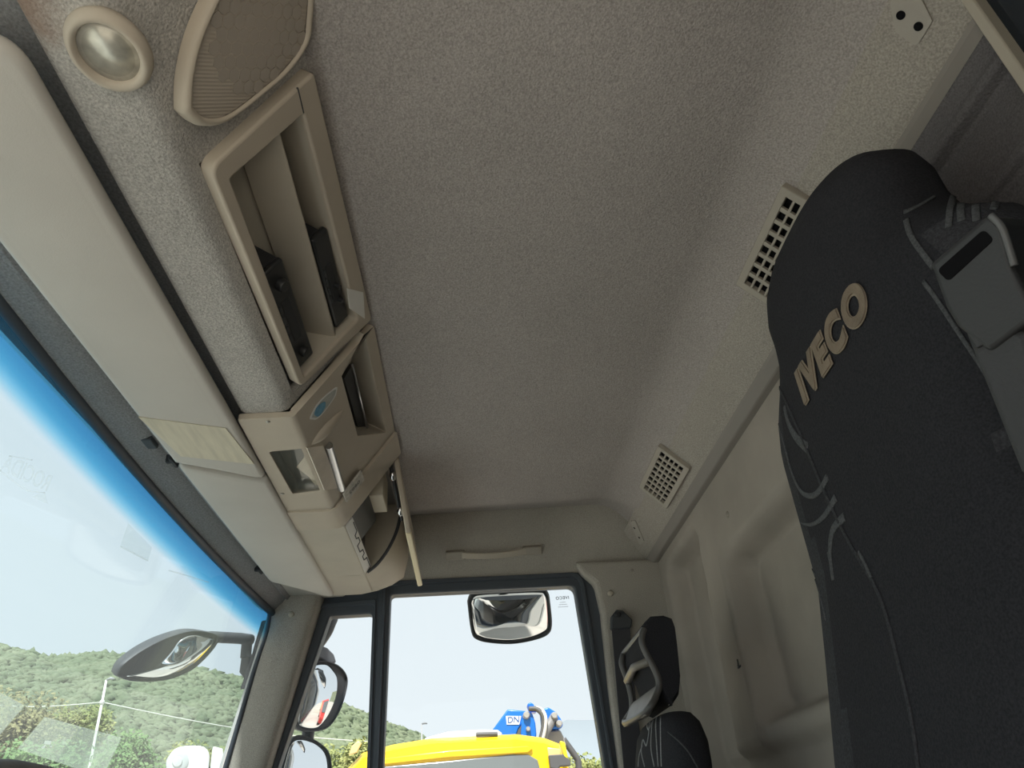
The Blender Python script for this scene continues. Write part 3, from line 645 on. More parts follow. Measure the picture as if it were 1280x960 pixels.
# lid
lidp = fillet([(0.440,0.0),(0.868,0.0),(0.868,-0.158),(0.452,-0.168)], [.02,.02,.03,.03], 6)
FLd = Frame((0,0.1345,0.716), (1,0,0), (0,0.145,0.98), (0,-0.98,0.145))
vv, ff = prism(FLd, [(a, b) for a,b in lidp], -.0055, .0055); lid = me_obj('lid', vv, ff, BEIGE, lk, bevel=.003, seg=3)
vv, ff = fbox(FLd, (0.475,0.845), (-.170,-.155), (-.0062,.0062)); me_obj('lid_edge_strip', vv, ff, CREAM2, lid, bevel=.003)
p0, p1 = V((.431,.1475,.706)), V((.527,.1268,.600))   # from the near cheek to the lid
vv, ff = tube([p0,p1], .0045, 10); stt = me_obj('lid_strut', vv, ff, BLACK, lk, smooth=True)
for t_ in (.30, .86):
    q = p0.lerp(p1, t_); d_ = (p1-p0).normalized(); vv, ff = tube([q-d_*.012,q-d_*.006,q,q+d_*.006,q+d_*.012], [.003,.0065,.008,.0065,.003], 12); me_obj('chrome_joint', vv, ff, CHROME, stt, smooth=True)
# things lying in the locker
o = bx('paper_stack', (0.478,0.164,0.6395), (0.575,0.272,0.714), mat('yellowed_paper', (0.62,0.56,0.45), .8, var=.08, vscale=20), bevel=.002); tag(o, 'block of yellowed papers lying on the wallet in the open locker', 'papers')
vv, ff = extr_x([(0.240,0.5660),(0.300,0.5660),(0.302,0.640),(0.192,0.640),(0.192,0.630),(0.205,0.612)], 0.450, 0.600)
o = me_obj('document_wallet', vv, ff, mat('dark_wallet', (0.035,0.038,0.042), .45), org=(0.525,0.27,0.566), bevel=.003); tag(o, 'dark grey document wallet lying in the open locker', 'wallet')
vv, ff = lathe(Frame((0.680,0.252,0.5660),(1,0,0),(0,1,0),(0,0,1)), [(.016,0),(.017,.012),(.015,.030),(.010,.038),(.010,.046),(.001,.047)], 20)
o = me_obj('small_bottle', vv, ff, mat('grey_bottle', (0.35,0.36,0.36), .3), org=(0.680,0.252,0.5660), smooth=True); tag(o, 'small grey bottle behind the latch strip of the locker', 'bottle')

# ------------------------------------------------------------------ sun visors
def visor(label, x0, x1, near_round, far_round, sk0, sk1):
    th = thing('sun_visor', label, 'sun visor', ((x0+x1)/2, 0.40, 0.565), group='folded sun visors under the windscreen header')
    FV = Frame((0,0.3265,0.5500), (1,0,0), (0,0.12,-0.004), (0,-0.004,-0.12))
    W = 0.121
    poly = fillet([(x0,0),(x1,0),(x1-sk1,W),(x0-sk0,W)], [near_round,.008,far_round,near_round], 8)
    n = len(poly); cx_, cy_ = (x0+x1)/2, W/2
    def ins(d): return [(cx_+(a-cx_)*(1-2*d/(x1-x0)), cy_+(b-cy_)*(1-2*d/W)) for a,b in poly]
    rows = [[FV(a,b,c) for a,b in ins(d)] for d,c in ((.006,-.016),(.002,-.013),(0,-.008),(0,-.003),(.002,.001),(.007,.003),(.012,.0026),(.015,.0032))]
    vv, ff = loft(rows); me_obj('pad', vv, ff, VISOR, th, auto=50)
    return th, FV
v1, FV = visor('long pale vinyl sun visor with a cream patch and a rounded end', -0.642, 0.172, .035, .008, 0, .085)
pq = [FV.px(*q, .0035) for q in ((173,521),(282,535),(318,580),(226,570))]
vv, ff = prism(FV, pq, .0025, .0042); me_obj('cream_patch', vv, ff, CREAM, v1)
v2, FV = visor('shorter plain pale vinyl sun visor ending at the passenger pillar', 0.179, 0.892, .008, .05, .085, .17)
for th, px, py in ((v1,217,577),(v2,325,713)):
    p = atZ(px, py, 0.556); vv, ff = merge(box(p-V((.016,.003,.004)), p+V((.016,.003,.012))), box(p-V((.004,.006,.002)), p+V((.004,.012,.012)))); me_obj('hinge_clip', vv, ff, BLKMAT, th, bevel=.0015)

# ------------------------------------------------------------------ grab handle on the passenger header
FH = Frame((0.948,0,0.653), (0,-1,0), (-0.66,0,0.75), (-0.75,0,-0.66))
h0, h1 = FH.px(557,693), FH.px(677,687); hy = (h0[1]+h1[1])/2
gh = thing('grab_handle', 'beige flexible grab handle on the header above the passenger window', 'handle', FH(h0[0], hy, 0))
for a0, a1 in ((h0[0], h0[0]+.052), (h1[0]-.052, h1[0])):
    vv, ff = prism(FH, fillet([(a0,hy-.012),(a1,hy-.012),(a1,hy+.012),(a0,hy+.012)], .004, 4), -.004, .012); me_obj('end_cap', vv, ff, VINYL, gh, bevel=.003)
pts = [FH(h0[0]+.04+(h1[0]-h0[0]-.08)*k/12, hy, .008+.016*math.sin(math.pi*k/12)) for k in range(13)]
rows = [[p+FH.v*b+FH.n*c for b,c in ((-.0075,-.003),(.0075,-.003),(.009,0),(.0075,.003),(-.0075,.003),(-.009,0))] for p in pts]
vv, ff = loft(rows); me_obj('grip_strap', vv, ff, BEIGE2, gh, auto=50)

# ------------------------------------------------------------------ air vents in the slanted rear panel
FP = Frame((0,-0.42,0.702), (1,0,0), (0,-0.077,-0.080), (0,0.080,-0.077))
VENTM = mat('vent_plastic', (0.375, 0.34, 0.285), .6)
def vent(label, x0, x1, b0, b1, nc, nr):
    th = thing('air_vent', label, 'vent', FP((x0+x1)/2,(b0+b1)/2,0), group='air vents in the slanted rear panel')
    vv, ff = fbox(FP, (x0+.004,x1-.004), (b0+.004,b1-.004), (-.001,.0012)); me_obj('dark_backing', vv, ff, HOLE, th)
    m = .012
    vv, ff = ring(FP, fillet([(x0,b0),(x1,b0),(x1,b1),(x0,b1)], .003, 3), fillet([(x0+m,b0+m),(x1-m,b0+m),(x1-m,b1-m),(x0+m,b1-m)], .001, 3), -.002, .0095); me_obj('frame', vv, ff, VENTM, th, bevel=.0015)
    cw = (x1-x0-2*m)/nc; ch = (b1-b0-2*m)/nr
    for k in range(1, nc):
        a = x0+m+cw*k; vv, ff = fbox(FP, (a-cw*.16,a+cw*.16), (b0+m-.001,b1-m+.001), (.004,.0085)); me_obj('bar', vv, ff, VENTM, th, bevel=.0006)
    for k in range(1, nr):
        b = b0+m+ch*k; vv, ff = fbox(FP, (x0+m-.001,x1-m+.001), (b-ch*.16,b+ch*.16), (.004,.0082)); me_obj('crossbar', vv, ff, VENTM, th, bevel=.0006)
    return th
q = [FP.px(*p_) for p_ in ((825,547),(806,602),(834,639),(861,587))]
xa, xb = (q[0][0]+q[3][0])/2, (q[1][0]+q[2][0])/2; ba, bb = (q[0][1]+q[1][1])/2, (q[2][1]+q[3][1])/2
vent('beige grid air vent clear of the seats, above the passenger corner', xa, xb, ba, bb, 8, 5)
xn0, xn1 = FP.px(978,226)[0], FP.px(921,350)[0]
vent('beige grid air vent partly hidden behind the black driver seat', xn0, xn0+(xb-xa) if xn1-xn0 < .15 else xn1, ba+.004, bb+.004, 8, 5)
# bare fixing plates at both ends of the slanted panel
for q4, holes in ((((1112,0),(1150,-6),(1166,26),(1146,58),(1120,40)), ((1126,19),(1148,33))), (((788,652),(794,650),(805,676),(800,682)), ((793,660),(799,672)))):
    pts = [FP.px(*p_, .001) for p_ in q4]; c0 = FP(*pts[0], 0)
    fp = thing('fixing_plate', 'pale bare patch with two screw holes on the slanted rear panel by the driver' if q4[0][0] > 1000 else 'small two hole fixing plate on the slanted rear panel by the passenger pillar', 'plate', c0)
    vv, ff = prism(FP, fillet(pts, .004, 4), -.001, .002); me_obj('plate', vv, ff, mat('bare_plate', (0.40,0.37,0.325), .8, bump=.3, bscale=400), fp)
    for h in holes:
        a, b = FP.px(*h, .002); r_ = .0045 if q4[0][0] > 1000 else .003
        vv, ff = lathe(Frame(FP(a,b,.002), FP.u, FP.v, FP.n), [(r_,-.001),(r_,.0006),(r_*.1,.0007)], 14); me_obj('screw_hole', vv, ff, HOLE, fp)
# ================================================================== seats
def interp(rows, z):
    for a, b in zip(rows, rows[1:]):
        if a[0] <= z <= b[0]:
            t = (z-a[0])/(b[0]-a[0]); return [a[k]+(b[k]-a[k])*t for k in range(1, len(a))]
    return list(rows[-1][1:])
SX = -0.428
SR = [(-.62,.225,-.22,.13),(-.2,.222,-.285,.13),(.03,.217,-.312,.13),(.12,.202,-.325,.135),(.19,.192,-.335,.135),(.28,.202,-.341,.13),(.34,.205,-.344,.125),(.372,.190,-.345,.122),(.395,.164,-.346,.12),(.42,.142,-.347,.118),(.445,.135,-.347,.115),(.475,.137,-.348,.11),(.50,.128,-.351,.105),(.518,.110,-.357,.09),(.530,.084,-.365,.07),(.536,.05,-.376,.045),(.538,.02,-.385,.02)]
def seat_pt(z, th, n=2.7):
    w_, yf, t_ = interp(SR, z)
    c, s = math.cos(th), math.sin(th)
    x = w_*math.copysign(abs(c)**(2/n), c); y = (yf-t_/2)+(t_/2)*math.copysign(abs(s)**(2/n), s)
    return V((SX+x, y, z))
zs = [-.62+.42*k/6 for k in range(6)]+[-.2+.70*k/54 for k in range(55)]+[.50+.038*k/16 for k in range(1,17)]
NT = 64
ds = thing('driver_seat', 'black high back driver seat with lettered headrest', 'seat', (SX, -0.30, -0.62))
vv, ff = loft([[seat_pt(min(z,.538), 2*math.pi*k/NT) for k in range(NT)] for z in zs])
back = me_obj('backrest', vv, ff, [SEATBLK, SEATWING], ds, smooth=True)
for p_ in back.data.polygons:
    c_ = p_.center+V((SX,-.30,-.62)); w_ = interp(SR, max(-.62, min(c_.z, .538)))[0]
    if c_.z < .40 and (c_.x-SX) > w_*(.62-.5*max(0, .25-c_.z)) : p_.material_index = 1
    if c_.z < .37 and (c_.x-SX) < -w_*.80: p_.material_index = 1
bvh = BVHTree.FromPolygons([tuple(v_) for v_ in vv], [tuple(q) for q in ff])
def hit(px, py, tree=bvh):
    h = tree.ray_cast(CAM, ray(px, py).normalized()); return (h[0], h[1]) if h[0] else (None, None)
def ribbon(pts, wd, off=.0012, tree=bvh, th=.0012):
    P = []
    for q in smoothpath([V((a,b,0)) for a,b in pts], 6):
        h, n = hit(q.x, q.y, tree)
        if h is not None: P.append((h, n if n.dot(CAM-h) > 0 else -n))
    if len(P) < 3: return None
    rows = []
    for i, (p, n) in enumerate(P):
        d = (P[min(i+1,len(P)-1)][0]-P[max(i-1,0)][0]).normalized(); s = d.cross(n).normalized()
        ww = wd[0]+(wd[1]-wd[0])*i/(len(P)-1) if isinstance(wd, tuple) else wd
        rows.append([p+s*ww+n*off*.2, p+s*ww*.8+n*off, p-s*ww*.8+n*off, p-s*ww+n*off*.2, p-n*.001])
    return loft(rows)
def add_rib(name, pts, wd, m, parent, **k):
    r = ribbon(pts, wd, **k)
    if r: return me_obj(name, r[0], r[1], m, parent, smooth=True)
# patterned wing skin on the side towards the passenger: follows the same body, a little proud, up to the seam
def patch(poly, off, name, m, parent, step=7, tree=bvh):
    xs_ = [p[0] for p in poly]; ys_ = [p[1] for p in poly]; idx = {}; vs_ = []; fs_ = []
    nx = int((max(xs_)-min(xs_))/step)+2; ny = int((max(ys_)-min(ys_))/step)+2
    def get(i, j):
        if (i,j) in idx: return idx[(i,j)]
        h, n = hit(min(xs_)+i*step, min(ys_)+j*step, tree)
        if h is None: idx[(i,j)] = None
        else:
            if n.dot(CAM-h) < 0: n = -n
            vs_.append(h+n*off); idx[(i,j)] = len(vs_)-1
        return idx[(i,j)]
    for i in range(nx):
        for j in range(ny):
            if inside((min(xs_)+(i+.5)*step, min(ys_)+(j+.5)*step), poly):
                q = [get(i,j), get(i+1,j), get(i+1,j+1), get(i,j+1)]
                if None not in q: fs_.append(q)
    return me_obj(name, vs_, fs_, m, parent, smooth=True) if fs_ else None
seamL = [(972,478),(1000,540),(1030,612),(1062,678),(1100,745),(1124,830),(1140,900),(1152,985)]
add_rib('wing_seam', seamL, .0022, SEATWING, back)
for pts, wd in (([(981,508),(986,528),(996,547),(1010,560)], (.0035,.0065)), ([(974,530),(982,560),(990,590),(1002,614),(1015,620),(1026,612),(1035,596)], (.0014,.0040)),
                ([(968,545),(972,585),(978,618),(992,645),(1012,656),(1030,646),(1045,622)], (.0012,.0042)), ([(972,632),(990,660),(1005,688),(1020,720)], (.001,.0025)),
                ([(1056,646),(1042,662),(1038,690),(1042,725)], (.0045,.003)), ([(1002,690),(1016,715),(1026,745),(1033,775)], (.0012,.0012)), ([(1036,690),(1041,712)], (.003,.002)), ([(1074,690),(1082,705),(1090,722)], (.0022,.0016))):
    add_rib('wavy_print', pts, wd, PRINT, back)
# near wing: seams and printed strokes
add_rib('shoulder_seam', [(1130,266),(1150,257),(1168,246)], (.003,.0012), PRINT, back)
add_rib('wing_piping', [(1133,275),(1137,290),(1146,306),(1160,325),(1168,335)], .0026, PRINT, back)
add_rib('wing_piping', [(1155,352),(1172,375),(1195,410),(1225,455),(1243,485)], (.0020,.0016), PRINT, back)
for pts in ([(1192,244),(1188,262),(1186,284)], [(1204,242),(1201,258),(1202,276)], [(1226,240),(1220,256),(1221,276)], [(1262,232),(1248,248),(1242,262)]):
    add_rib('wavy_print', pts, .0028, PRINT, back)
# embroidered maker's name across the headrest
h0, n0 = hit(1006,484); h1, n1_ = hit(1079,374)
if h0 and h1:
    FT = Frame((h0+h1)/2, h1-h0, (0,0,1)); 
    u_ = (h1-h0).normalized(); nn = (n0+n1_).normalized(); vv_ = nn.cross(u_).normalized()
    Lw = (h1-h0).length
    for sc, ext, m, nm in ((1.0, .0020, THREADE, 'lettering_edge'), (1.0, .0030, THREAD, 'embroidered_lettering')):
        tv, tf = text_mesh('IVECO', .06, ext*.2, .0042 if nm == 'lettering_edge' else .0026, spacing=1.24)
        wd_ = max(p.x for p in tv)-min(p.x for p in tv); k_ = Lw*1.10/wd_
        out = []
        for p in tv:
            q = (h0+h1)/2+u_*p.x*k_+vv_*p.y*k_*1.15+nn*.05
            hh = bvh.ray_cast(q, -nn)
            b_ = hh[0] if hh[0] else q-nn*.05
            out.append(b_+nn*(ext+p.z*1.0))
        me_obj(nm, out, tf, m, back)
# belt outlet on the near shoulder, with webbing
def guide():
    vs_ = [hit(px, py)[0] for px, py in ((1168,325),(1240,270),(1262,300),(1275,380),(1215,420),(1190,385))]
    return vs_
c = atX(1215, 330, -0.665)
nG = V((-0.35, 0.80, -0.25)).normalized(); uG = V((-1,-.05,0)); uG = (uG-nG*uG.dot(nG)).normalized(); vG = nG.cross(uG); 
FG = Frame(c, uG, vG, nG)
if FG.v.z < 0: FG.v = -FG.v
gp_ = [FG.px(*q) for q in ((1166,330),(1238,268),(1256,280),(1270,335),(1300,395),(1240,440),(1200,408),(1186,385))]
go = fillet(gp_, .004, 5)
sl_ = fillet([FG.px(*q) for q in ((1176,338),(1234,287),(1247,300),(1190,352))], .003, 4)
vv, ff = prism(FG, go, -.06, .004); gd = me_obj('belt_guide', vv, ff, GREYPL, ds, bevel=.004, seg=3)
vv, ff = prism(FG, sl_, -.02, .0046); me_obj('belt_slot', vv, ff, HOLE, gd)
vv, ff = tube(smoothpath([FG(*FG.px(*q,.004), .004) for q in ((1238,269),(1252,284),(1262,312),(1268,332))], 5), .0022, 8); me_obj('guide_edge', vv, ff, mat('worn_guide_edge', (.11,.11,.11), .4), gd, smooth=True)
wb = [FG.px(*q) for q in ((1204,412),(1228,392),(1285,418),(1330,640),(1275,590))]
vv, ff = prism(FG, wb, -.05, .001); me_obj('side_bolster_cover', vv, ff, mat('dark_grey_bolster', (0.05,0.052,0.055), .8, bump=.4, bscale=400), gd, bevel=.004)
vv, ff = prism(FG, [FG.px(*q) for q in ((1203,402),(1216,391),(1234,430),(1224,436))], .000, .0035); me_obj('guide_tab', vv, ff, GREYPL, gd, bevel=.001)
# cushion and base below the picture
o = bx('cushion', (SX-.25,-.30,-.55), (SX+.25,.18,-.40), SEATBLK, ds, bevel=.03)
o = bx('pedestal', (SX-.17,-.25,-.90), (SX+.17,.10,-.55), BLKMAT, ds, bevel=.01)

# passenger seat
PX = 0.47
ps = thing('passenger_seat', 'passenger seat with wavy striped cover and open framed headrest', 'seat', (PX, -0.34, -0.62))
PR = [(-.62,.19,-.20,.10),(-.1,.19,-.270,.10),(.06,.178,-.300,.095),(.11,.168,-.308,.09),(.14,.150,-.314,.08),(.158,.12,-.325,.06),(.166,.07,-.338,.035),(.168,.02,-.345,.015)]
def pseat_pt(z, th, n=3.0):
    w_, yf, t_ = interp(PR, z); c, s = math.cos(th), math.sin(th)
    return V((PX+w_*math.copysign(abs(c)**(2/n), c), (yf-t_/2)+(t_/2)*math.copysign(abs(s)**(2/n), s), z))
zs = [-.62+.7*k/12 for k in range(12)]+[.08+.088*k/16 for k in range(17)]
vv, ff = loft([[pseat_pt(min(z,.168), 2*math.pi*k/48) for k in range(48)] for z in zs])
pb = me_obj('backrest', vv, ff, SEATBLK, ps, smooth=True)
bvp = BVHTree.FromPolygons([tuple(q) for q in vv], [tuple(q) for q in ff])
PRT2 = fabric('light_grey_print', (0.30,0.30,0.30), .2, 500, .05)
for pts in ([(794,958),(791,935),(793,912),(797,906),(800,914),(803,902),(808,895)], [(806,958),(802,940),(804,925),(808,932),(811,918),(812,905),(815,897)], [(818,958),(814,935),(815,910),(818,895)],
            [(823,958),(821,930),(820,905),(822,893)], [(827,958),(826,925),(826,892)], [(798,958),(799,945),(802,935),(803,932)], [(813,894),(809,905),(811,912),(815,903)]):
    add_rib('wavy_print', pts, .0016, PRT2, pb, tree=bvp, off=.001)
add_rib('side_seam', [(835,915),(850,928),(862,942),(872,960)], .0012, PRINT, pb, tree=bvp)
bx('cushion', (PX-.20,-.30,-.55), (PX+.20,.15,-.42), SEATBLK, ps, bevel=.03)
bx('pedestal', (PX-.16,-.25,-.90), (PX+.16,.08,-.55), BLKMAT, ps, bevel=.01)
# headrest: padded block behind an open plastic frame
XN, XF = 0.372, 0.565
prof = [(p.y,p.z) for p in (atX(a,b,XN) for a,b in ((807,776),(803,790),(803,804),(810,820),(819,836),(825,852),(829,866),(834,876),(842,880),(850,868),(852,845),(848,805),(845,782),(841,771),(830,767),(815,768)))]
rows = []
cy_ = sum(a for a,_ in prof)/len(prof); cz_ = sum(b for _,b in prof)/len(prof)
for x, k in ((XN,.90),(XN+.006,.97),(XN+.016,1.0),(XF-.016,1.0),(XF-.006,.97),(XF,.90)): rows.append([V((x, cy_+(a-cy_)*k, cz_+(b-cz_)*k)) for a,b in prof])
vv, ff = loft(rows); hr = me_obj('headrest_pad', vv, ff, SEATBLK, ps, auto=50)
def hrf(t):   # front frame loop, t along the near side from top to bottom
    pass
nearpts = [atX(a,b,XN+.004) for a,b in ((806,786),(803,795),(803,805),(810,821),(819,838),(824,854),(821,868),(808,889))]
farpts = [V((XF-.01, p.y+.004, p.z)) for p in (atX(a,b,XN+.004) for a,b in ((806,788),(802,796),(801,806),(807,822),(813,842),(816,858),(815,870),(806,886)))]
loop = smoothpath(nearpts+farpts[::-1]+[nearpts[0]], 4)
vv, ff = tube(loop, .0062, 8, False); fr = me_obj('headrest_frame', vv, ff, mat('headrest_loop_plastic', (.085,.08,.075), .4), ps, smooth=True)
vv, ff = loft([[nearpts[5]+V((0,.002,0)), nearpts[7]+V((0,.006,-.008)), nearpts[7]+V((0,-.006,-.008)), nearpts[5]+V((0,-.008,0))], [farpts[5]+V((0,.002,0)), farpts[7]+V((0,.006,-.008)), farpts[7]+V((0,-.006,-.008)), farpts[5]+V((0,-.008,0))]])
me_obj('frame_base', vv, ff, HRFRAME, fr, bevel=.004)
vv, ff = tube([nearpts[3].lerp(nearpts[4],.3), (nearpts[3]+farpts[3])/2+V((0,.004,0)), farpts[3].lerp(farpts[4],.3)], .008, 8); me_obj('cross_bar', vv, ff, HRFRAME, fr, smooth=True)
vv, ff = lathe(Frame(atX(838,880,XN+.02),(1,0,0),(0,0,1),(0,1,0)), [(.003,-.003),(.0035,0),(.002,.003),(.0003,.0035)], 12); me_obj('chrome_button', vv, ff, CHROME, ps, smooth=True)

# seat belt on the passenger pillar
XSB = 0.948
sb = thing('seat_belt', 'black seat belt hanging from its anchor on the pillar behind the passenger door', 'seat belt', atX(772,775,XSB))
FA = Frame((XSB,0,0), (0,1,0), (0,0,1), (-1,0,0))
def ap(px, py): return FA.px(px, py)
vv, ff = prism(FA, fillet([ap(763,772),(ap(770,763)),ap(778,764),ap(790,776),ap(788,786),ap(763,788)], .006, 4), -.01, .012); me_obj('anchor_cover', vv, ff, DKGREY, sb, bevel=.004)
a, b = ap(771,770); vv, ff = lathe(Frame(FA(a,b,.012),FA.u,FA.v,FA.n), [(.008,-.002),(.008,.004),(.005,.007),(.0005,.007)], 16); me_obj('bolt', vv, ff, BLACK, sb, auto=40)
pts_l = [(764,784),(767,820),(772,880),(780,970)]; pts_r = [(787,783),(789,820),(795,880),(806,970)]
rows = []
for (l, r_) in zip(pts_l, pts_r):
    L_, R2 = FA(*ap(*l), .006), FA(*ap(*r_), .006); rows.append([L_, R2, R2+V((.003,0,0)), L_+V((.003,0,0))])
e0, e1 = rows[-2][0], rows[-1][0]; dd = (rows[-1][0]-rows[-2][0])*3
rows.append([p+dd for p in rows[-1]])
vv, ff = loft(rows); me_obj('webbing', vv, ff, BELT, sb, bevel=.0008)

# steering wheel (its rim crosses the corner of the windscreen)
WC = V((-0.45, 0.128, -0.092)); wu = V((0,.75,.66)).normalized(); FWh = Frame(WC, (1,0,0), wu, V((1,0,0)).cross(wu))
sw = thing('steering_wheel', 'dark brown grey steering wheel rim in front of the driver seat', 'steering wheel', WC)
RIM = mat('worn_wheel_rim', (0.15,0.13,0.12), .6, var=.25, vscale=30, bump=.2, bscale=200)
def torus(F, R, r, n=72, m=14): 
    rows = [[F(R*math.cos(t)+r*math.cos(t)*math.cos(q), R*math.sin(t)+r*math.sin(t)*math.cos(q), r*math.sin(q)) for q in [2*math.pi*k/m for k in range(m)]] for t in [2*math.pi*k/n for k in range(n+1)]]
    return loft(rows, True, False)
vv, ff = torus(FWh, .215, .0165); me_obj('rim', vv, ff, RIM, sw, smooth=True)
for t_ in (math.radians(20), math.radians(160), math.radians(270)):
    vv, ff = tube([FWh(.06*math.cos(t_),.06*math.sin(t_),-.02), FWh(.205*math.cos(t_),.205*math.sin(t_),0)], [.02,.013], 10); me_obj('spoke', vv, ff, RIM, sw, smooth=True)
vv, ff = lathe(Frame(FWh(0,0,-.03),FWh.u,FWh.v,FWh.n), [(.075,0),(.08,.02),(.06,.03),(.001,.032)], 32); me_obj('hub', vv, ff, BLKMAT, sw, auto=40)
vv, ff = tube([FWh(0,0,-.02), FWh(0,0,-.20)], .035, 14); me_obj('column', vv, ff, BLKMAT, sw, smooth=True)
# dashboard below the picture
pf = [(0.30,-0.90),(0.30,-0.42),(0.36,-0.33),(0.60,-0.33),(0.70,-0.36),(0.70,-0.90)]
vv, ff = extr_x(pf, -0.94, 0.96); db_ = me_obj('dashboard', vv, ff, mat('grey_dashboard', (0.20,0.195,0.185), .7, bump=.2, bscale=300), org=(0,.5,-.9), bevel=.02); tag(db_, 'grey dashboard below the windscreen', 'dashboard')

# clear document pockets and old print on the windscreen
def on_glass(pxs_, off=.0035, th=.0012):
    A2 = [won(*q, off) for q in pxs_]; n = len(A2)
    return A2+[p+V((0,-th,0)) for p in A2], [tuple(range(n))[::-1], tuple(range(n,2*n))]+[(i,(i+1)%n,n+(i+1)%n,n+i) for i in range(n)]
def grid_glass(c4, off=.0035, n=6):
    out = []
    for i in range(n+1):
        for j in range(n+1):
            s, t = i/n, j/n; x = (c4[0][0]*(1-s)+c4[1][0]*s)*(1-t)+(c4[3][0]*(1-s)+c4[2][0]*s)*t; y = (c4[0][1]*(1-s)+c4[1][1]*s)*(1-t)+(c4[3][1]*(1-s)+c4[2][1]*s)*t
            out.append(won(x, y, off))
    f_ = [(i*(n+1)+j,(i+1)*(n+1)+j,(i+1)*(n+1)+j+1,i*(n+1)+j+1) for i in range(n) for j in range(n)]
    return out, f_
pk = thing('document_pocket', 'clear plastic document pocket on the windscreen with a painted white reflection on it', 'pocket', won(95,935,.004))
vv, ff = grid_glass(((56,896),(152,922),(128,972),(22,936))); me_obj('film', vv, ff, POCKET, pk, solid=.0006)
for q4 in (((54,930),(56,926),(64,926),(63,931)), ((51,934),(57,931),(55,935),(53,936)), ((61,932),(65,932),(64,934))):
    vv, ff = on_glass(q4, .0050, .0006); me_obj('white_reflection', vv, ff, REFLECTION, pk)  # small pale quads painted in for a reflection in the windscreen
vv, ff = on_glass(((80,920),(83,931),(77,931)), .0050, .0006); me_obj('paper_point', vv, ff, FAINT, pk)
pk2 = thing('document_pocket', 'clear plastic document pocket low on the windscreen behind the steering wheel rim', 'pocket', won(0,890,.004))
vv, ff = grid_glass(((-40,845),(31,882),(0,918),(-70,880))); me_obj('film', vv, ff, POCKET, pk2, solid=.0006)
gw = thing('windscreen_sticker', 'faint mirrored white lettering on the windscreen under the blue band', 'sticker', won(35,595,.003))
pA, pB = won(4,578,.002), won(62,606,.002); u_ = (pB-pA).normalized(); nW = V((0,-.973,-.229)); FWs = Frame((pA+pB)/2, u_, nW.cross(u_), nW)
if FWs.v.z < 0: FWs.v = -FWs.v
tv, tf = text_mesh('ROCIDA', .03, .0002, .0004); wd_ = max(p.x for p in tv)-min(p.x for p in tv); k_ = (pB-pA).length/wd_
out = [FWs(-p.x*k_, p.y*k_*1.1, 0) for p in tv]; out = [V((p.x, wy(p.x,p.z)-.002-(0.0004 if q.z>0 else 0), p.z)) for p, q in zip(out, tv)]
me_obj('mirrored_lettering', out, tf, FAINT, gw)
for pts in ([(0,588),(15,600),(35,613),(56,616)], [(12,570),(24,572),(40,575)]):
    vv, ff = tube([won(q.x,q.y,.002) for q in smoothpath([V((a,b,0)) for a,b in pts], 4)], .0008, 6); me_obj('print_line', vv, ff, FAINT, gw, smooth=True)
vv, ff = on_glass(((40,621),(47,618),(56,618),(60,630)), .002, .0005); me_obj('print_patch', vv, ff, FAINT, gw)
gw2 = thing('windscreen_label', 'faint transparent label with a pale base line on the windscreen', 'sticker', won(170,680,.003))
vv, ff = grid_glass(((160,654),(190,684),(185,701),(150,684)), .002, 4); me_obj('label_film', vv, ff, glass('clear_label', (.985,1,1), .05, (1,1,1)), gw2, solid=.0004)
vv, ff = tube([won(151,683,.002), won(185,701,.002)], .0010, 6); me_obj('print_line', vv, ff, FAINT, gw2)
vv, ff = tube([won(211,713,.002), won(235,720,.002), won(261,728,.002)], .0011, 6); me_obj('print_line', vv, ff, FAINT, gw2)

# ================================================================== outside mirrors
def mirror_head(name, label, outline, glass_outline, F, depth, bulge=.0, round_r=.01, hm=DKGREY, parentpos=None):
    o2 = [F.px(*q) for q in outline]; g2 = [F.px(*q) for q in glass_outline]
    o2 = [(q.x,q.y) for q in smoothpath([V((a,b,0)) for a,b in o2+[o2[0]]], 4)][:-1]; g2 = [(q.x,q.y) for q in smoothpath([V((a,b,0)) for a,b in g2+[g2[0]]], 4)][:-1]
    c = (sum(a for a,_ in o2)/len(o2), sum(b for _,b in o2)/len(o2))
    th = thing(name, label, 'mirror', F(*c, -depth/2))
    sc_ = lambda k: [(c[0]+(a-c[0])*k, c[1]+(b-c[1])*k) for a,b in o2]
    rows = [[F(a,b,h) for a,b in sc_(k)] for k,h in ((.3,-depth),(.75,-depth*.85),(.95,-depth*.5),(1,-depth*.1),(1,0),(.985,.003),(.96,.003),(.95,-.002))]
    vv, ff = loft(rows); me_obj('housing', vv, ff, hm, th, auto=60)
    cg = (sum(a for a,_ in g2)/len(g2), sum(b for _,b in g2)/len(g2)); n = len(g2)
    rows = [[F(cg[0]+(a-cg[0])*k, cg[1]+(b-cg[1])*k, .0015+bulge*(1-k*k)) for a,b in g2] for k in (1,.9,.8,.7,.6,.5,.4,.3,.2,.1,.02)]
    vv, ff = loft([[F(a,b,-.001) for a,b in g2]]+rows, True, True); me_obj('mirror_glass', vv, ff, MIRROR, th, smooth=True)
    return th
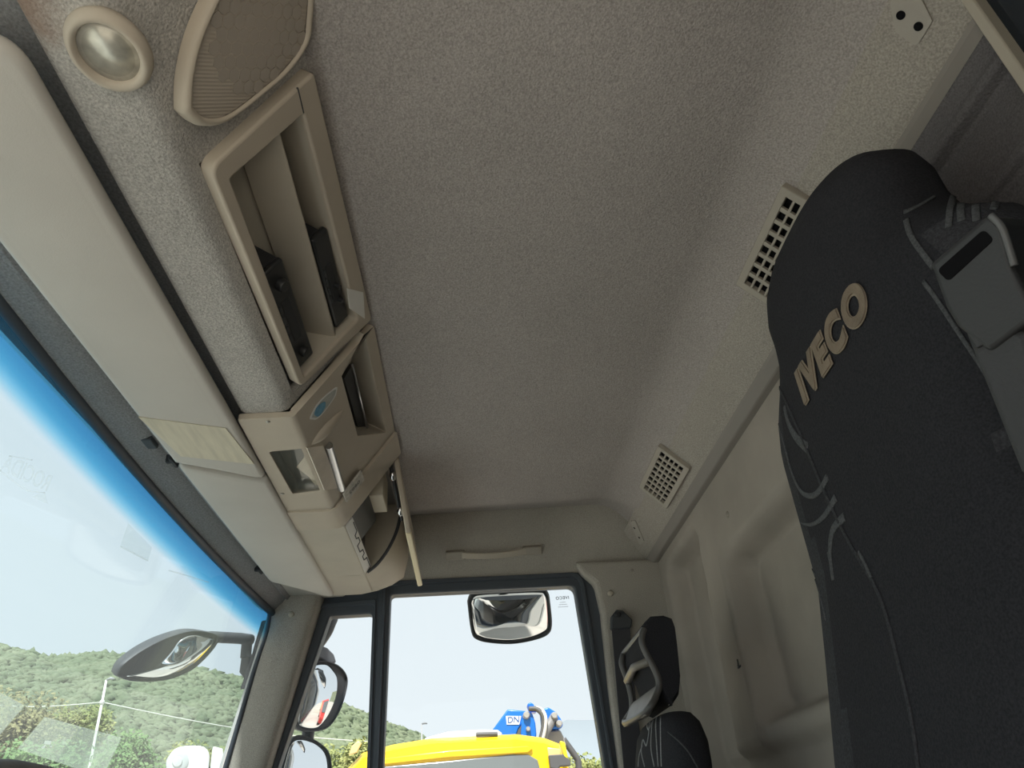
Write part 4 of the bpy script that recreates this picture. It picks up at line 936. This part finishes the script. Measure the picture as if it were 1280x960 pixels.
# kerb mirror above the passenger window
nK = V((-0.80,-0.03,-0.60)).normalized(); vK = V((-.6,0,.8)); vK = (vK-nK*vK.dot(nK)).normalized()
FK2 = Frame((1.26,-0.13,0.555), vK.cross(nK), vK, nK)
km = mirror_head('kerb_mirror', 'rounded kerb view mirror outside the top of the passenger window', [(584,752),(588,742),(600,738),(636,737),(675,735),(685,740),(688,755),(690,782),(684,794),(665,801),(640,805),(615,804),(597,800),(589,790)],
    [(588,755),(592,746),(604,743),(636,741),(674,740),(682,744),(685,757),(686,782),(681,790),(664,797),(640,801),(616,800),(599,796),(592,788)], FK2, .05, bulge=.022)
vv, ff = tube([V((1.05,-.13,.70)), V((1.20,-.13,.70)), V((1.27,-.13,.66)), V((1.275,-.13,.60))], .014, 10); me_obj('arm', vv, ff, DKGREY, km, smooth=True)
# main and wide angle mirrors on the door arm
nM = V((-0.60,-0.79,-0.07)).normalized(); uM = V((.79,-.60,0)).normalized(); FM = Frame((1.25,0.41,0.37), uM, nM.cross(uM), nM)
if FM.v.z < 0: FM.v = -FM.v
m1 = mirror_head('main_mirror', 'large rounded door mirror outside the quarter light reflecting the yard', [(384,838),(392,828),(408,826),(425,833),(434,847),(432,866),(424,890),(412,908),(398,914),(380,914),(369,906),(370,890)],
    [(386,842),(393,832),(408,830),(417,838),(422,848),(421,868),(413,890),(403,905),(394,911),(380,910),(373,905),(374,892)], FM, .07, bulge=.012)
vv, ff = prism(FM, fillet([FM.px(*q, -.01) for q in ((384,812),(396,805),(408,810),(416,818),(419.5,829),(410,830),(398,823),(384,824))], .006, 4), -.06, -.004); me_obj('cap_cover', vv, ff, mat('grey_mirror_cap', (.12,.13,.145), .5), m1, bevel=.004)
vv, ff = tube(smoothpath([V((1.05,.47,.64)), FM(*FM.px(412,758,-.03),-.03), FM(*FM.px(409,781,-.03),-.03), FM(*FM.px(400,797,-.04),-.04), FM(*FM.px(388,812,-.05),-.05)], 5), .024, 10); me_obj('arm', vv, ff, DKGREY, m1, smooth=True)
vv, ff = tube([FM(*FM.px(386,908,-.035),-.035), FM(*FM.px(384,928,-.035),-.035)], .017, 10); me_obj('lower_arm', vv, ff, DKGREY, m1, smooth=True)
nM2 = V((-0.55,-0.72,0.10)).normalized(); FM2 = Frame((1.25,0.43,0.24), uM, nM2.cross(uM), nM2)
if FM2.v.z < 0: FM2.v = -FM2.v
mirror_head('wide_angle_mirror', 'lower door mirror showing plain white under the large mirror', [(358,932),(368,920),(382,920),(400,929),(412,943),(414,970),(405,1000),(360,1010),(345,985)], [(361,935),(369,924),(382,924),(398,932),(408,945),(410,970),(402,996),(362,1004),(350,985)], FM2, .06, bulge=.006)
# front mirror seen through the windscreen
nF = V((-0.30,-0.86,-0.42)).normalized(); uF = V((.86,-.30,0)); uF = (uF-nF*uF.dot(nF)).normalized(); FF = Frame((0.78,0.70,0.42), uF, nF.cross(uF), nF)
if FF.v.z < 0: FF.v = -FF.v
m3 = mirror_head('front_mirror', 'dark leaf shaped front mirror on an arm outside the windscreen', [(145,845),(151,832),(168,818),(190,805),(215,794),(240,788),(262,790),(273,795),(270,806),(255,824),(238,838),(215,848),(190,852),(162,851)],
    [(157,845),(178,839),(198,829),(213,815),(224,800),(240,793),(256,795),(268,800),(254,819),(236,834),(213,844),(188,848)], FF, .05, bulge=.02)
aX = 1.02
vv, ff = tube([FF(*FF.px(200,803,-.03),-.03), FF(*FF.px(262,796,-.03),-.03), V(atX(300,798,1.0)), V(atX(314,800,1.03))], [.010,.014,.014,.014], 10); me_obj('arm', vv, ff, DKGREY, m3, smooth=True)
vv, ff = merge(tube([atX(309,800,1.03), atX(307,822,1.03)], .014, 8), tube([atX(311,818,1.04), atX(309,838,1.05), atX(313,852,1.05)], [.018,.02,.008], 8)); me_obj('bracket', vv, ff, DKGREY, m3, auto=50)
vv, ff = loft([[atX(a,b,1.03), atX(a+14,b-2,1.03), atX(a+14,b-2,1.0), atX(a,b,1.0)] for a,b in ((327,776),(318,806),(314,822),(300,862))]); me_obj('pillar_mount', vv, ff, BLKMAT, m3, bevel=.003)
# ================================================================== outside
GZ = -1.9
GROUND = mat('pale_gravel_yard', (0.42,0.39,0.34), .95, var=.15, vscale=.6, bump=.3, bscale=6, bdist=.02)
v = [V((x,y,GZ)) for x,y in ((-60,-80),(86,-80),(86,90),(-60,90))]; v += [p-V((0,0,.3)) for p in v]
struct(me_obj('ground', v, [(0,1,2,3),(7,6,5,4),(0,4,5,1),(1,5,6,2),(2,6,7,3),(3,7,4,0)], GROUND), 'pale gravel yard around the cab')
# wooded hills
def el(az):
    T = [(-180,3),(-90,4),(-40,5.5),(-20,5.0),(-12,4.0),(-4,3.2),(1,4.8),(3.4,6.3),(6,7.4),(8.8,8.6),(12,9.6),(16.5,10.7),(20,11.4),(24.6,12.15),(27.7,11.8),(30.5,12.4),(40,12.8),(60,11),(90,9),(130,6),(180,3)]
    for a, b in zip(T, T[1:]):
        if a[0] <= az <= b[0]: return a[1]+(b[1]-a[1])*(az-a[0])/(b[0]-a[0])
    return 4
R0, R1 = 75, 330
def hill_z(R, az):
    t = (R-R0)/(R1-R0); H = math.tan(math.radians(el(az)))*R1-GZ
    if t <= 1: s = t**1.15; z = GZ-.5+H*s
    else: z = GZ-.5+H*(1-(t-1)*1.2)
    n = noise.noise(V((R*math.cos(math.radians(az))*.03, R*math.sin(math.radians(az))*.03, 0)))
    return z+n*3.0*min(1,max(0,t*2))*(1 if t < .9 else .3)
NA, NR = 240, 40
vs_ = []
for i in range(NA+1):
    az = -60+160*i/NA
    for j in range(NR+1):
        R = R0+(R1*1.25-R0)*j/NR; a = math.radians(az); vs_.append(V((CAM.x+R*math.cos(a), R*math.sin(a), hill_z(R,az))))
fs_ = [(i*(NR+1)+j,(i+1)*(NR+1)+j,(i+1)*(NR+1)+j+1,i*(NR+1)+j+1) for i in range(NA) for j in range(NR)]
HILL = mat('dry_hill_scrub', (0.11,0.13,0.07), .95, color2=(0.17,0.18,0.11), vscale=.05)
struct(me_obj('hill', vs_, fs_, HILL, smooth=True), 'scrub covered hillside behind the yard')
# woodland on the hill: thousands of crowns nobody could count, one object
ico = bmesh.new(); bmesh.ops.create_icosphere(ico, subdivisions=1, radius=1.0); base = np.array([v_.co[:] for v_ in ico.verts]); bfs = np.array([[v_.index for v_ in f_.verts] for f_ in ico.faces]); ico.free()
rng = np.random.default_rng(3)
def crowns(n, azr, tr, size, name, m, label):
    allv, allf = [], []
    for k in range(n):
        az = rng.uniform(*azr); t = tr[0]+(tr[1]-tr[0])*rng.random()**.8; R = R0+(R1-R0)*t; a = math.radians(az); z = hill_z(R, az)
        s = rng.uniform(*size)*(.6+.5*t); nz_ = 1+rng.uniform(-.45,.45,(len(base),1)); b = base*nz_*np.array([s*rng.uniform(.8,1.3), s*rng.uniform(.8,1.3), s*rng.uniform(.6,.95)])
        allv.append(b+np.array([CAM.x+R*math.cos(a), R*math.sin(a), z+s*.25])); allf.append(bfs+len(base)*k)
    vv_ = np.concatenate(allv); ff_ = np.concatenate(allf)
    me = bpy.data.meshes.new(name); me.vertices.add(len(vv_)); me.vertices.foreach_set('co', vv_.astype(np.float32).ravel())
    me.loops.add(ff_.size); me.loops.foreach_set('vertex_index', ff_.astype(np.int32).ravel()); me.polygons.add(len(ff_)); me.polygons.foreach_set('loop_start', np.arange(0, ff_.size, 3, dtype=np.int32)); me.update(calc_edges=True); me.validate()
    o = bpy.data.objects.new(name, me); col.objects.link(o); me.materials.append(m); o['kind'] = 'stuff'; tag(o, label, 'woodland'); return o
W1 = mat('hill_foliage', (0.095,0.13,0.07), .9, color2=(0.17,0.20,0.12), vscale=.08)
W2 = mat('hill_scrub_foliage', (0.15,0.18,0.09), .9, color2=(0.25,0.25,0.15), vscale=.15)
crowns(26000, (-10,42), (.24,1.02), (.8,2.1), 'hill_woodland', W1, 'dense grey green woodland covering the hillside')
crowns(3500, (0,42), (.02,.30), (.5,1.3), 'hill_scrub', W2, 'pale low scrub at the foot of the hillside')
# far ridge beyond the yellow truck
vs_, fs_ = [], []
P_ = [(-40,6.0),(-25,6.5),(-16,6.6),(-11,6.7),(-9,6.5),(-7.6,6.6),(-6.8,6.7),(-5.6,6.3),(-4.6,5.3),(-3,3.5),(0,2)]
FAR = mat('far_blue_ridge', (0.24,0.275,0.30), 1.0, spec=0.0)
rows = []
for az, e_ in P_:
    a = math.radians(az); rows.append([V((CAM.x+R*math.cos(a), R*math.sin(a), z)) for R, z in ((700,-30),(880,math.tan(math.radians(e_*.6))*880),(1000,math.tan(math.radians(e_))*1000),(1150,math.tan(math.radians(e_*.5))*1150),(1200,-30))])
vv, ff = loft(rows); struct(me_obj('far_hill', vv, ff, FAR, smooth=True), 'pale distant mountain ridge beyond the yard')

# bushes and trees with leaf sprays
LEAFM = {}
def tree(name, label, px, py, dist, rx, rz, mcol, n=1800, leaf=.16, group=None):
    top = polar(px, py, dist); z0 = hill_z(dist, math.degrees(math.atan2(top.y, top.x-CAM.x))) if dist > R0 else GZ
    base_ = V((top.x, top.y, z0)); cz = top.z-rz
    th = thing(name, label, 'bush' if 'bush' in name or 'shrub' in name else 'tree', base_, group)
    st = []; 
    for k in range(3 if 'bush' in name or 'shrub' in name else 1):
        a = 2.1*k; st.append(tube([base_+V((.1*math.cos(a),.1*math.sin(a),-.1)), base_+V((rx*.15*math.cos(a),rx*.15*math.sin(a),(cz-z0)*.6)), V((top.x+rx*.3*math.cos(a), top.y+rx*.3*math.sin(a), cz+rz*.3))], [.09,.06,.02], 7))
    vv, ff = merge(*st); me_obj('stem', vv, ff, mats_bark, th, smooth=True)
    r = random.Random(int(px*7+py)); vs_, fs_ = [], []
    lob = [(V((r.uniform(-.55,.55)*rx, r.uniform(-.55,.55)*rx, r.uniform(-.5,.5)*rz)), r.uniform(.45,.7)) for _ in range(9)]
    while len(fs_) < n*2:
        c, k = r.choice(lob); d = V((r.gauss(0,1), r.gauss(0,1), r.gauss(0,1))).normalized()*(r.random()**.4)*k
        p = V((top.x, top.y, cz))+c+V((d.x*rx, d.y*rx, d.z*rz))
        if p.z < z0: continue
        q = V((r.gauss(0,1), r.gauss(0,1), r.gauss(0,.7))).normalized(); s = q.orthogonal().normalized()*leaf*.35; q = q*leaf*r.uniform(.6,1.2); i = len(vs_)
        vs_ += [p-q*.5, p+s, p+q*.5, p-s]; fs_.append((i,i+1,i+2,i+3))
    me = me_obj('foliage', vs_, fs_, mcol, th); me['kind'] = 'stuff'
    core, cf = [], []
    for c, k in lob:
        i = len(core); core += [V((top.x,top.y,cz))+c+V((b_[0]*rx*k*.5, b_[1]*rx*k*.5, b_[2]*rz*k*.5)) for b_ in base]; cf += [tuple(int(j)+i for j in f_) for f_ in bfs]
    me_obj('inner_foliage', core, cf, mcol, th, smooth=True)
    return th
mats_bark = mat('bark', (0.14,0.11,0.08), .9)
G1 = mat('leaf_olive', (0.12,0.13,0.05), .7, color2=(0.27,0.25,0.11), vscale=1.2)
G2 = mat('leaf_green', (0.10,0.20,0.06), .7, color2=(0.17,0.26,0.09), vscale=1.5)
G3 = mat('leaf_yellow_green', (0.13,0.18,0.05), .7, color2=(0.31,0.32,0.11), vscale=1.3)
tree('olive_tree', 'brownish olive tree at the foot of the hill beyond the steering wheel', 22, 848, 44, 2.3, 2.6, G1, 3200, .22)
tree('leafy_bush', 'yellow green bush behind the white utility pole', 108, 880, 50, 2.0, 1.6, G3, 2600, .2)
tree('leafy_bush', 'fresh green bush between the white pole and the white machine', 170, 908, 34, 1.6, 1.7, G2, 3000, .17)
tree('leafy_bush', 'pale bush right of the white machine by the windscreen pillar', 262, 926, 40, 1.7, 1.2, G3, 2200, .2)
tree('leafy_bush', 'yellow green bush beside the yellow truck cab', 428, 917, 30, 1.35, 1.3, G3, 2800, .15)
tree('leafy_bush', 'green bush low behind the yellow truck beneath the far ridge', 727, 946, 46, 1.6, 1.2, G3, 1500, .2)
tree('leafy_bush', 'dark green bush below the clear document pocket', 60, 925, 40, 1.8, 1.4, G2, 2200, .2)

# white utility pole with cables
POLE = mat('white_pole_paint', (0.80,0.80,0.76), .6)
tp = polar(133, 850, 46); up_ = thing('utility_pole', 'thin white utility pole with a lamp head on the hillside', 'pole', V((tp.x,tp.y,GZ)))
vv, ff = tube([V((tp.x,tp.y,GZ)), V((tp.x,tp.y,tp.z))], [.10,.055], 10); me_obj('shaft', vv, ff, POLE, up_, smooth=True)
vv, ff = tube([tp+V((0,-.02,0)), tp+V((0,-.2,.07)), tp+V((0,-.40,.03))], [.06,.07,.03], 8); me_obj('lamp_head', vv, ff, mat('grey_lamp_head', (.35,.36,.36), .5), up_, smooth=True)
jz = tp.z*1.0-46*math.tan(math.radians(1.35))
j_ = V((tp.x,tp.y,jz)); rows = lathe(Frame(j_,(1,0,0),(0,1,0),(0,0,1)), [(.01,-.13),(.09,-.10),(.13,0),(.09,.10),(.01,.13)], 12); me_obj('insulator_ball', rows[0], rows[1], POLE, up_, smooth=True)
CAB = mat('pale_cable', (0.75,0.76,0.70), .6)
for a_, lab in (((polar(-60,872,60)), 'pale overhead cable running from the white pole past the steering wheel'), (polar(480,928,52), 'pale overhead cable running from the white pole towards the yellow truck')):
    n_ = 16; s_ = j_+(a_-j_).normalized()*.11; pts = [s_.lerp(a_, k/n_)-V((0,0,.35*math.sin(math.pi*k/n_))) for k in range(n_+1)]   # tied to the outside of the insulator
    vv, ff = tube(pts, .022, 6); tag(me_obj('overhead_cable', vv, ff, CAB, org=j_, smooth=True), lab, 'cable')
# street lamp far behind the yellow truck
tp = polar(527, 905, 72); sl = thing('street_lamp', 'slim grey street lamp behind the yellow truck roof', 'street lamp', V((tp.x,tp.y,GZ)))
vv, ff = tube([V((tp.x,tp.y,GZ)), tp], [.10,.06], 8); me_obj('pole', vv, ff, mat('grey_lamp_post', (.30,.31,.32), .5), sl, smooth=True)
vv, ff = tube([tp, tp+V((0,-.25,.05)), tp+V((0,-.50,.0))], [.05,.09,.05], 8); me_obj('lamp_head', vv, ff, mat('dark_lamp_head', (.18,.19,.20), .5), sl, smooth=True)

# white rounded machine housing
c = polar(240, 962, 26); wm = thing('storage_tank', 'white rounded tank with a round grey port and side cover beyond the windscreen', 'tank', V((c.x,c.y,GZ)))
WH = mat('white_gelcoat', (0.82,0.82,0.80), .35)
dr = ray(240,962); dr.z = 0; dr.normalize(); FT_ = Frame(c, V((dr.y,-dr.x,0)), (0,0,1), -dr)
rows = [[FT_(a*k,b*k-.25,h) for a,b in fillet([(-.70,-1.0),(.45,-1.0),(.45,.88),(-.70,.88)], [.1,.1,.45,.45], 6)] for k,h in ((.90,-.8),(1,-.7),(1,.05),(.93,.15))]
vv, ff = loft(rows); me_obj('shell', vv, ff, WH, wm, auto=40)
vv, ff = lathe(Frame(FT_(-.42,.20,.14),FT_.u,FT_.v,FT_.n), [(.30,-.05),(.30,.04),(.25,.07),(.14,.06),(.12,.10),(.01,.11)], 28); me_obj('round_port', vv, ff, mat('port_grey', (.55,.58,.57), .5), wm, auto=40)
vv, ff = prism(FT_, fillet([(.50,-1.2),(1.15,-1.2),(.78,.52),(.50,.60)], .04, 4), -.6, .0); me_obj('side_cover', vv, ff, WH, wm, bevel=.03)
for a in (-.5,.3):
    vv, ff = tube([FT_(a,-1.1,-.3), V((FT_(a,0,-.3).x, FT_(a,0,-.3).y, GZ))], .08, 8); me_obj('leg', vv, ff, mat('tank_leg_grey', (.4,.4,.4), .6), wm, smooth=True)

# ------------------------------------------------------------------ yellow truck facing the cab
XT = 7.2
YEL = mat('yellow_truck_paint', (0.83,0.55,0.005), .35, coat=.4)
YEL2 = mat('yellow_roof_paint', (0.85,0.66,0.02), .4, coat=.3)
TG = mat('truck_windscreen_glass', (0.16,0.18,0.18), .12, coat=.5)
TDK = mat('truck_dark_plastic', (0.09,0.09,0.09), .6)
def tp_(px, py, x=XT): p = atX(px, py, x); return (p.y, p.z)
yt = thing('yellow_truck', 'yellow truck cab parked beyond the passenger window', 'truck', (XT+.8, .1, GZ))
def fz(px, py, x): return atX(px, py, x)
pl_, pr_ = tp_(432,940), tp_(706,928)
YL, YRr, ZT = 1.24, -.93, .905
out = [(YL+.06,-1.35),(YL+.05,.45),(YL-.02,.72),(YL-.16,.845),(YL-.45,.895),(.4,.925),(-.45,.90),(YRr+.20,.845),(YRr+.05,.78),(YRr-.02,.62),(YRr-.05,-1.35)]
FTt = Frame((XT,0,0),(0,1,0),(0,0,1),(-1,0,0))
scl2 = lambda k, dz: [(.15+(a-.15)*k, b*(1)+dz*(b>.3)) for a,b in out]
rows = [[FTt(a,b,h) for a,b in scl2(k,dz)] for k,dz,h in ((.985,-.075,.02),(1,-.02,-.05),(1.0,0,-.25),(1.0,.01,-1.4),(.985,0,-1.55))]
vv, ff = loft(rows); cab_ = me_obj('cab_body', vv, ff, YEL, yt, auto=35)
wsn = fillet([(YL-.12,-.25),(YL-.13,.52),(YL-.30,.640),(YRr+.33,.575),(YRr+.14,.43),(YRr+.10,-.25)], [.05,.08,.06,.06,.08,.05], 5)
wsn2 = [tp_(*q, XT-.03) for q in ((443,1010),(452,975),(462,963),(480,958),(560,951),(640,943),(660,943),(672,950),(676,965),(672,1010))]
vv, ff = prism(FTt, fillet(wsn2, .02, 4), .01, .035); me_obj('windscreen', vv, ff, TG, yt, bevel=.01)
lipz = [tp_(*q, XT-.05) for q in ((478,948),(560,938),(660,932),(666,936),(660,941),(560,947),(478,956))]
vv, ff = prism(FTt, lipz, .01, .05); me_obj('header_lip', vv, ff, YEL, yt, bevel=.01)
for q4 in (((440,932),(448,926),(452,929),(446,941),(436,944)), ((684,934),(700,936),(701,946),(686,948))):
    vv, ff = prism(FTt, [tp_(*q, XT-.04) for q in q4], .02, .045); me_obj('marker_lamp', vv, ff, mat('lamp_amber_clear', (.78,.55,.25), .25), yt, bevel=.008)
vv, ff = prism(FTt, [tp_(*q, XT-.2) for q in ((700,926),(706,928),(710,948),(705,949),(703,938))], .1, .22); me_obj('air_deflector', vv, ff, YEL2, yt, bevel=.01)
vv, ff = prism(FTt, fillet([tp_(*q, XT-.2) for q in ((686,944),(704,943),(712,950),(714,957),(700,958),(697,962),(688,960))], .01, 3), .1, .22); me_obj('mirror_arm', vv, ff, TDK, yt, bevel=.01)
vv, ff = prism(FTt, [tp_(*q, XT-.15) for q in ((688,952),(700,953),(700,985),(689,985))], .1, .16); me_obj('mirror_back', vv, ff, mat('tan_mirror_back', (.55,.42,.20), .5), yt, bevel=.01)
# white roof pod and grille below
vv, ff = loft([[V((x, y, z)) for y, z in ((tp_(528,918)[0],.86),(tp_(531,915)[0],.915),(tp_(560,910)[0],.955),(tp_(600,909)[0],.95),(tp_(622,910)[0],.935),(tp_(628,915)[0],.90),(tp_(626,918)[0],.87))] for x in (XT+.06,XT+.15,XT+.5,XT+.7)]); me_obj('roof_pod', vv, ff, mat('white_roof_pod', (.82,.82,.80), .4), yt, bevel=.01)
vv, ff = tube([V((XT+.03,tp_(595,917)[0],.905)), V((XT+.03,tp_(622,915)[0],.895))], .02, 8); me_obj('roof_rail', vv, ff, TDK, yt)
vv, ff = fbox(FTt, (-.75,1.05), (-1.2,-.35), (.0,.04)); me_obj('front_grille', vv, ff, TDK, yt, bevel=.02)
vv, ff = fbox(FTt, (-1.0,1.28), (-1.75,-1.3), (-.2,.10)); me_obj('bumper', vv, ff, TDK, yt, bevel=.04)
for yy, xx in ((1.05,.9),(-.75,.9),(1.02,4.6),(-.72,4.6)):
    vv, ff = lathe(Frame((XT+xx,yy,GZ+.5),(1,0,0),(0,0,1),(0,1,0)), [(.2,-.16),(.46,-.16),(.5,-.1),(.5,.1),(.46,.16),(.2,.16)], 28); me_obj('wheel', vv, ff, TDK, yt, auto=40)
vv, ff = box((XT+1.2,-.50,GZ+.55),(XT+6.0,.80,GZ+.85)); me_obj('chassis', vv, ff, TDK, yt, bevel=.02)
vv, ff = box((XT+3.0,-1.0,GZ+.845),(XT+6.2,1.25,GZ+1.6)); me_obj('load_bed', vv, ff, YEL, yt, bevel=.02)

# folded blue loader crane behind the truck cab
XCr = 9.25
BLU = mat('blue_crane_paint', (0.005,0.15,0.62), .35, coat=.3)
FCr = Frame((XCr,0,0),(0,1,0),(0,0,1),(-1,0,0))
def cp(*q): return FCr.px(*q)
crn = thing('loader_crane', 'blue folded loader crane standing behind the yellow truck cab', 'crane', (XCr,-.8,GZ+.85))
vv, ff = prism(FCr, [cp(*q) for q in ((607,925),(634,888),(657,890),(660,894),(655,902),(648,912),(643,926))], -.35, .10); a1 = me_obj('boom_plate', vv, ff, BLU, crn, bevel=.015)
vv, ff = prism(FCr, fillet([cp(*q) for q in ((651,906),(657,892),(664,893),(668,906),(670,926),(650,926))], .06, 4), -.3, .18); a2 = me_obj('knuckle_plate', vv, ff, BLU, crn, bevel=.015)
vv, ff = prism(FCr, [cp(*q) for q in ((643,926),(647,914),(651,908),(651,926))], .1, .14); me_obj('shadow_gap', vv, ff, TDK, crn)
vv, ff = prism(FCr, [cp(*q) for q in ((659,880),(663,877.5),(667,880),(671,890),(663,890))], -.2, .0); me_obj('upper_lug', vv, ff, BLU, crn, bevel=.015)
vv, ff = prism(FCr, fillet([cp(*q) for q in ((676,889),(684,885.5),(693,891),(700,900),(703,908),(700,912),(684,913),(678,905))], .05, 4), -.25, .12); a3 = me_obj('arm_plate', vv, ff, BLU, crn, bevel=.015)
vv, ff = tube([FCr(*cp(692,897),.16), FCr(*cp(680,918),.16), FCr(*cp(676,930),.16)], .055, 10); me_obj('hydraulic_ram', vv, ff, mat('grey_ram', (.20,.20,.20), .5), crn, smooth=True)
for px, py, r in ((691,897.5,.042),(697,907,.04),(657,897,.045),(659,914,.03)):
    vv, ff = lathe(Frame(FCr(*cp(px,py),.2),FCr.u,FCr.v,FCr.n), [(r,-.15),(r,.02),(r*.7,.04),(r*.1,.04)], 16); me_obj('pivot_pin', vv, ff, mat('steel_pin', (.45,.44,.42), .4, metal=.5), crn, auto=40)
hs = []
for off in (0, 2.2, 4.2):
    hs.append(tube(smoothpath([FCr(*cp(660+off,889),.20), FCr(*cp(670+off*.8,890),.22), FCr(*cp(677+off*.5,899),.24), FCr(*cp(677+off*.4,914),.24), FCr(*cp(673+off*.4,930),.24)], 5), .03, 8))
for k, h in enumerate(hs): me_obj('hydraulic_hose', h[0], h[1], mat('pale_hose', (.72,.70,.65), .5) if k == 2 else TDK, crn, smooth=True)
vv, ff = prism(FCr, [cp(*q) for q in ((681,926),(684,914),(700,913),(704,921),(708,932),(700,940),(688,930))], -.2, .05); me_obj('slew_base', vv, ff, mat('grey_crane_base', (.30,.29,.27), .6), crn, bevel=.02)
vv, ff = tube(smoothpath([FCr(*cp(704,924),.0), FCr(*cp(712,935),.0), FCr(*cp(719,945),.0), FCr(*cp(723,953),0), FCr(*cp(724,975),0)], 4), .04, 8); me_obj('feed_hose', vv, ff, TDK, crn, smooth=True)
vv, ff = box((XCr-.2,-.95,GZ+.88),(XCr+.2,-.55,.75)); me_obj('column', vv, ff, BLU, crn, bevel=.04)
vv, ff = box((XCr-.3,-1.0,GZ+.845),(XCr+.3,1.1,GZ+.95)); me_obj('base_frame', vv, ff, BLU, crn, bevel=.02)
# name plate
q = [cp(*p_) for p_ in ((632,896.5),(651,896.5),(648.5,907),(633,907))]
vv, ff = prism(FCr, q, .095, .108); npl = me_obj('name_plate', vv, ff, mat('white_plate', (.85,.85,.85), .5), crn)
cc_ = cp(641,901.5); FN = Frame(FCr(*cc_,.110), (0,-1,0), (0,0,1), (-1,0,0))
tv, tf = text_mesh('DN', .16, .003, .002, shear=.1); hh = max(p.y for p in tv)-min(p.y for p in tv); k_ = abs(q[0][1]-q[3][1])*.72/hh
vv, ff = put((tv,tf), FN, sc=k_); me_obj('lettering', vv, ff, mat('plate_letter_blue', (.02,.10,.32), .5), npl)

# parked vehicles down the yard, caught in the door mirror
def van(label, x, y, m, h=2.3):
    th = thing('parked_van', label, 'van', (x,y,GZ))
    prof = [(y-2.4,GZ+.35),(y+2.2,GZ+.35),(y+2.4,GZ+.9),(y+1.7,GZ+1.2),(y+1.1,GZ+h-.1),(y+.6,GZ+h),(y-2.3,GZ+h),(y-2.4,GZ+h-.2)]
    vv, ff = extr_x(prof, x-.95, x+.95); me_obj('body', vv, ff, m, th, bevel=.08)
    w_ = [(y+1.66,GZ+1.25),(y+1.14,GZ+h-.16),(y+1.18,GZ+h-.14),(y+1.72,GZ+1.25)]
    vv, ff = extr_x(w_, x-.8, x+.8); me_obj('windscreen', vv, ff, TG, th)
    for sx_ in (-.85,.85):
        for sy_ in (-1.5,1.5):
            vv, ff = lathe(Frame((x+sx_,y+sy_,GZ+.35),(0,1,0),(0,0,1),(1,0,0)), [(.15,-.1),(.33,-.1),(.35,0),(.33,.1),(.15,.1)], 20); me_obj('wheel', vv, ff, TDK, th, auto=40)
van('red parked van seen in the large door mirror', 3.6, -7.5, mat('red_van_paint', (.65,.04,.03), .35, coat=.3))
van('amber parked van seen behind the red van in the door mirror', 3.9, -13.5, mat('amber_van_paint', (.75,.45,.02), .35, coat=.3))

for o in list(bpy.data.objects):
    if 'org' in o: del o['org']
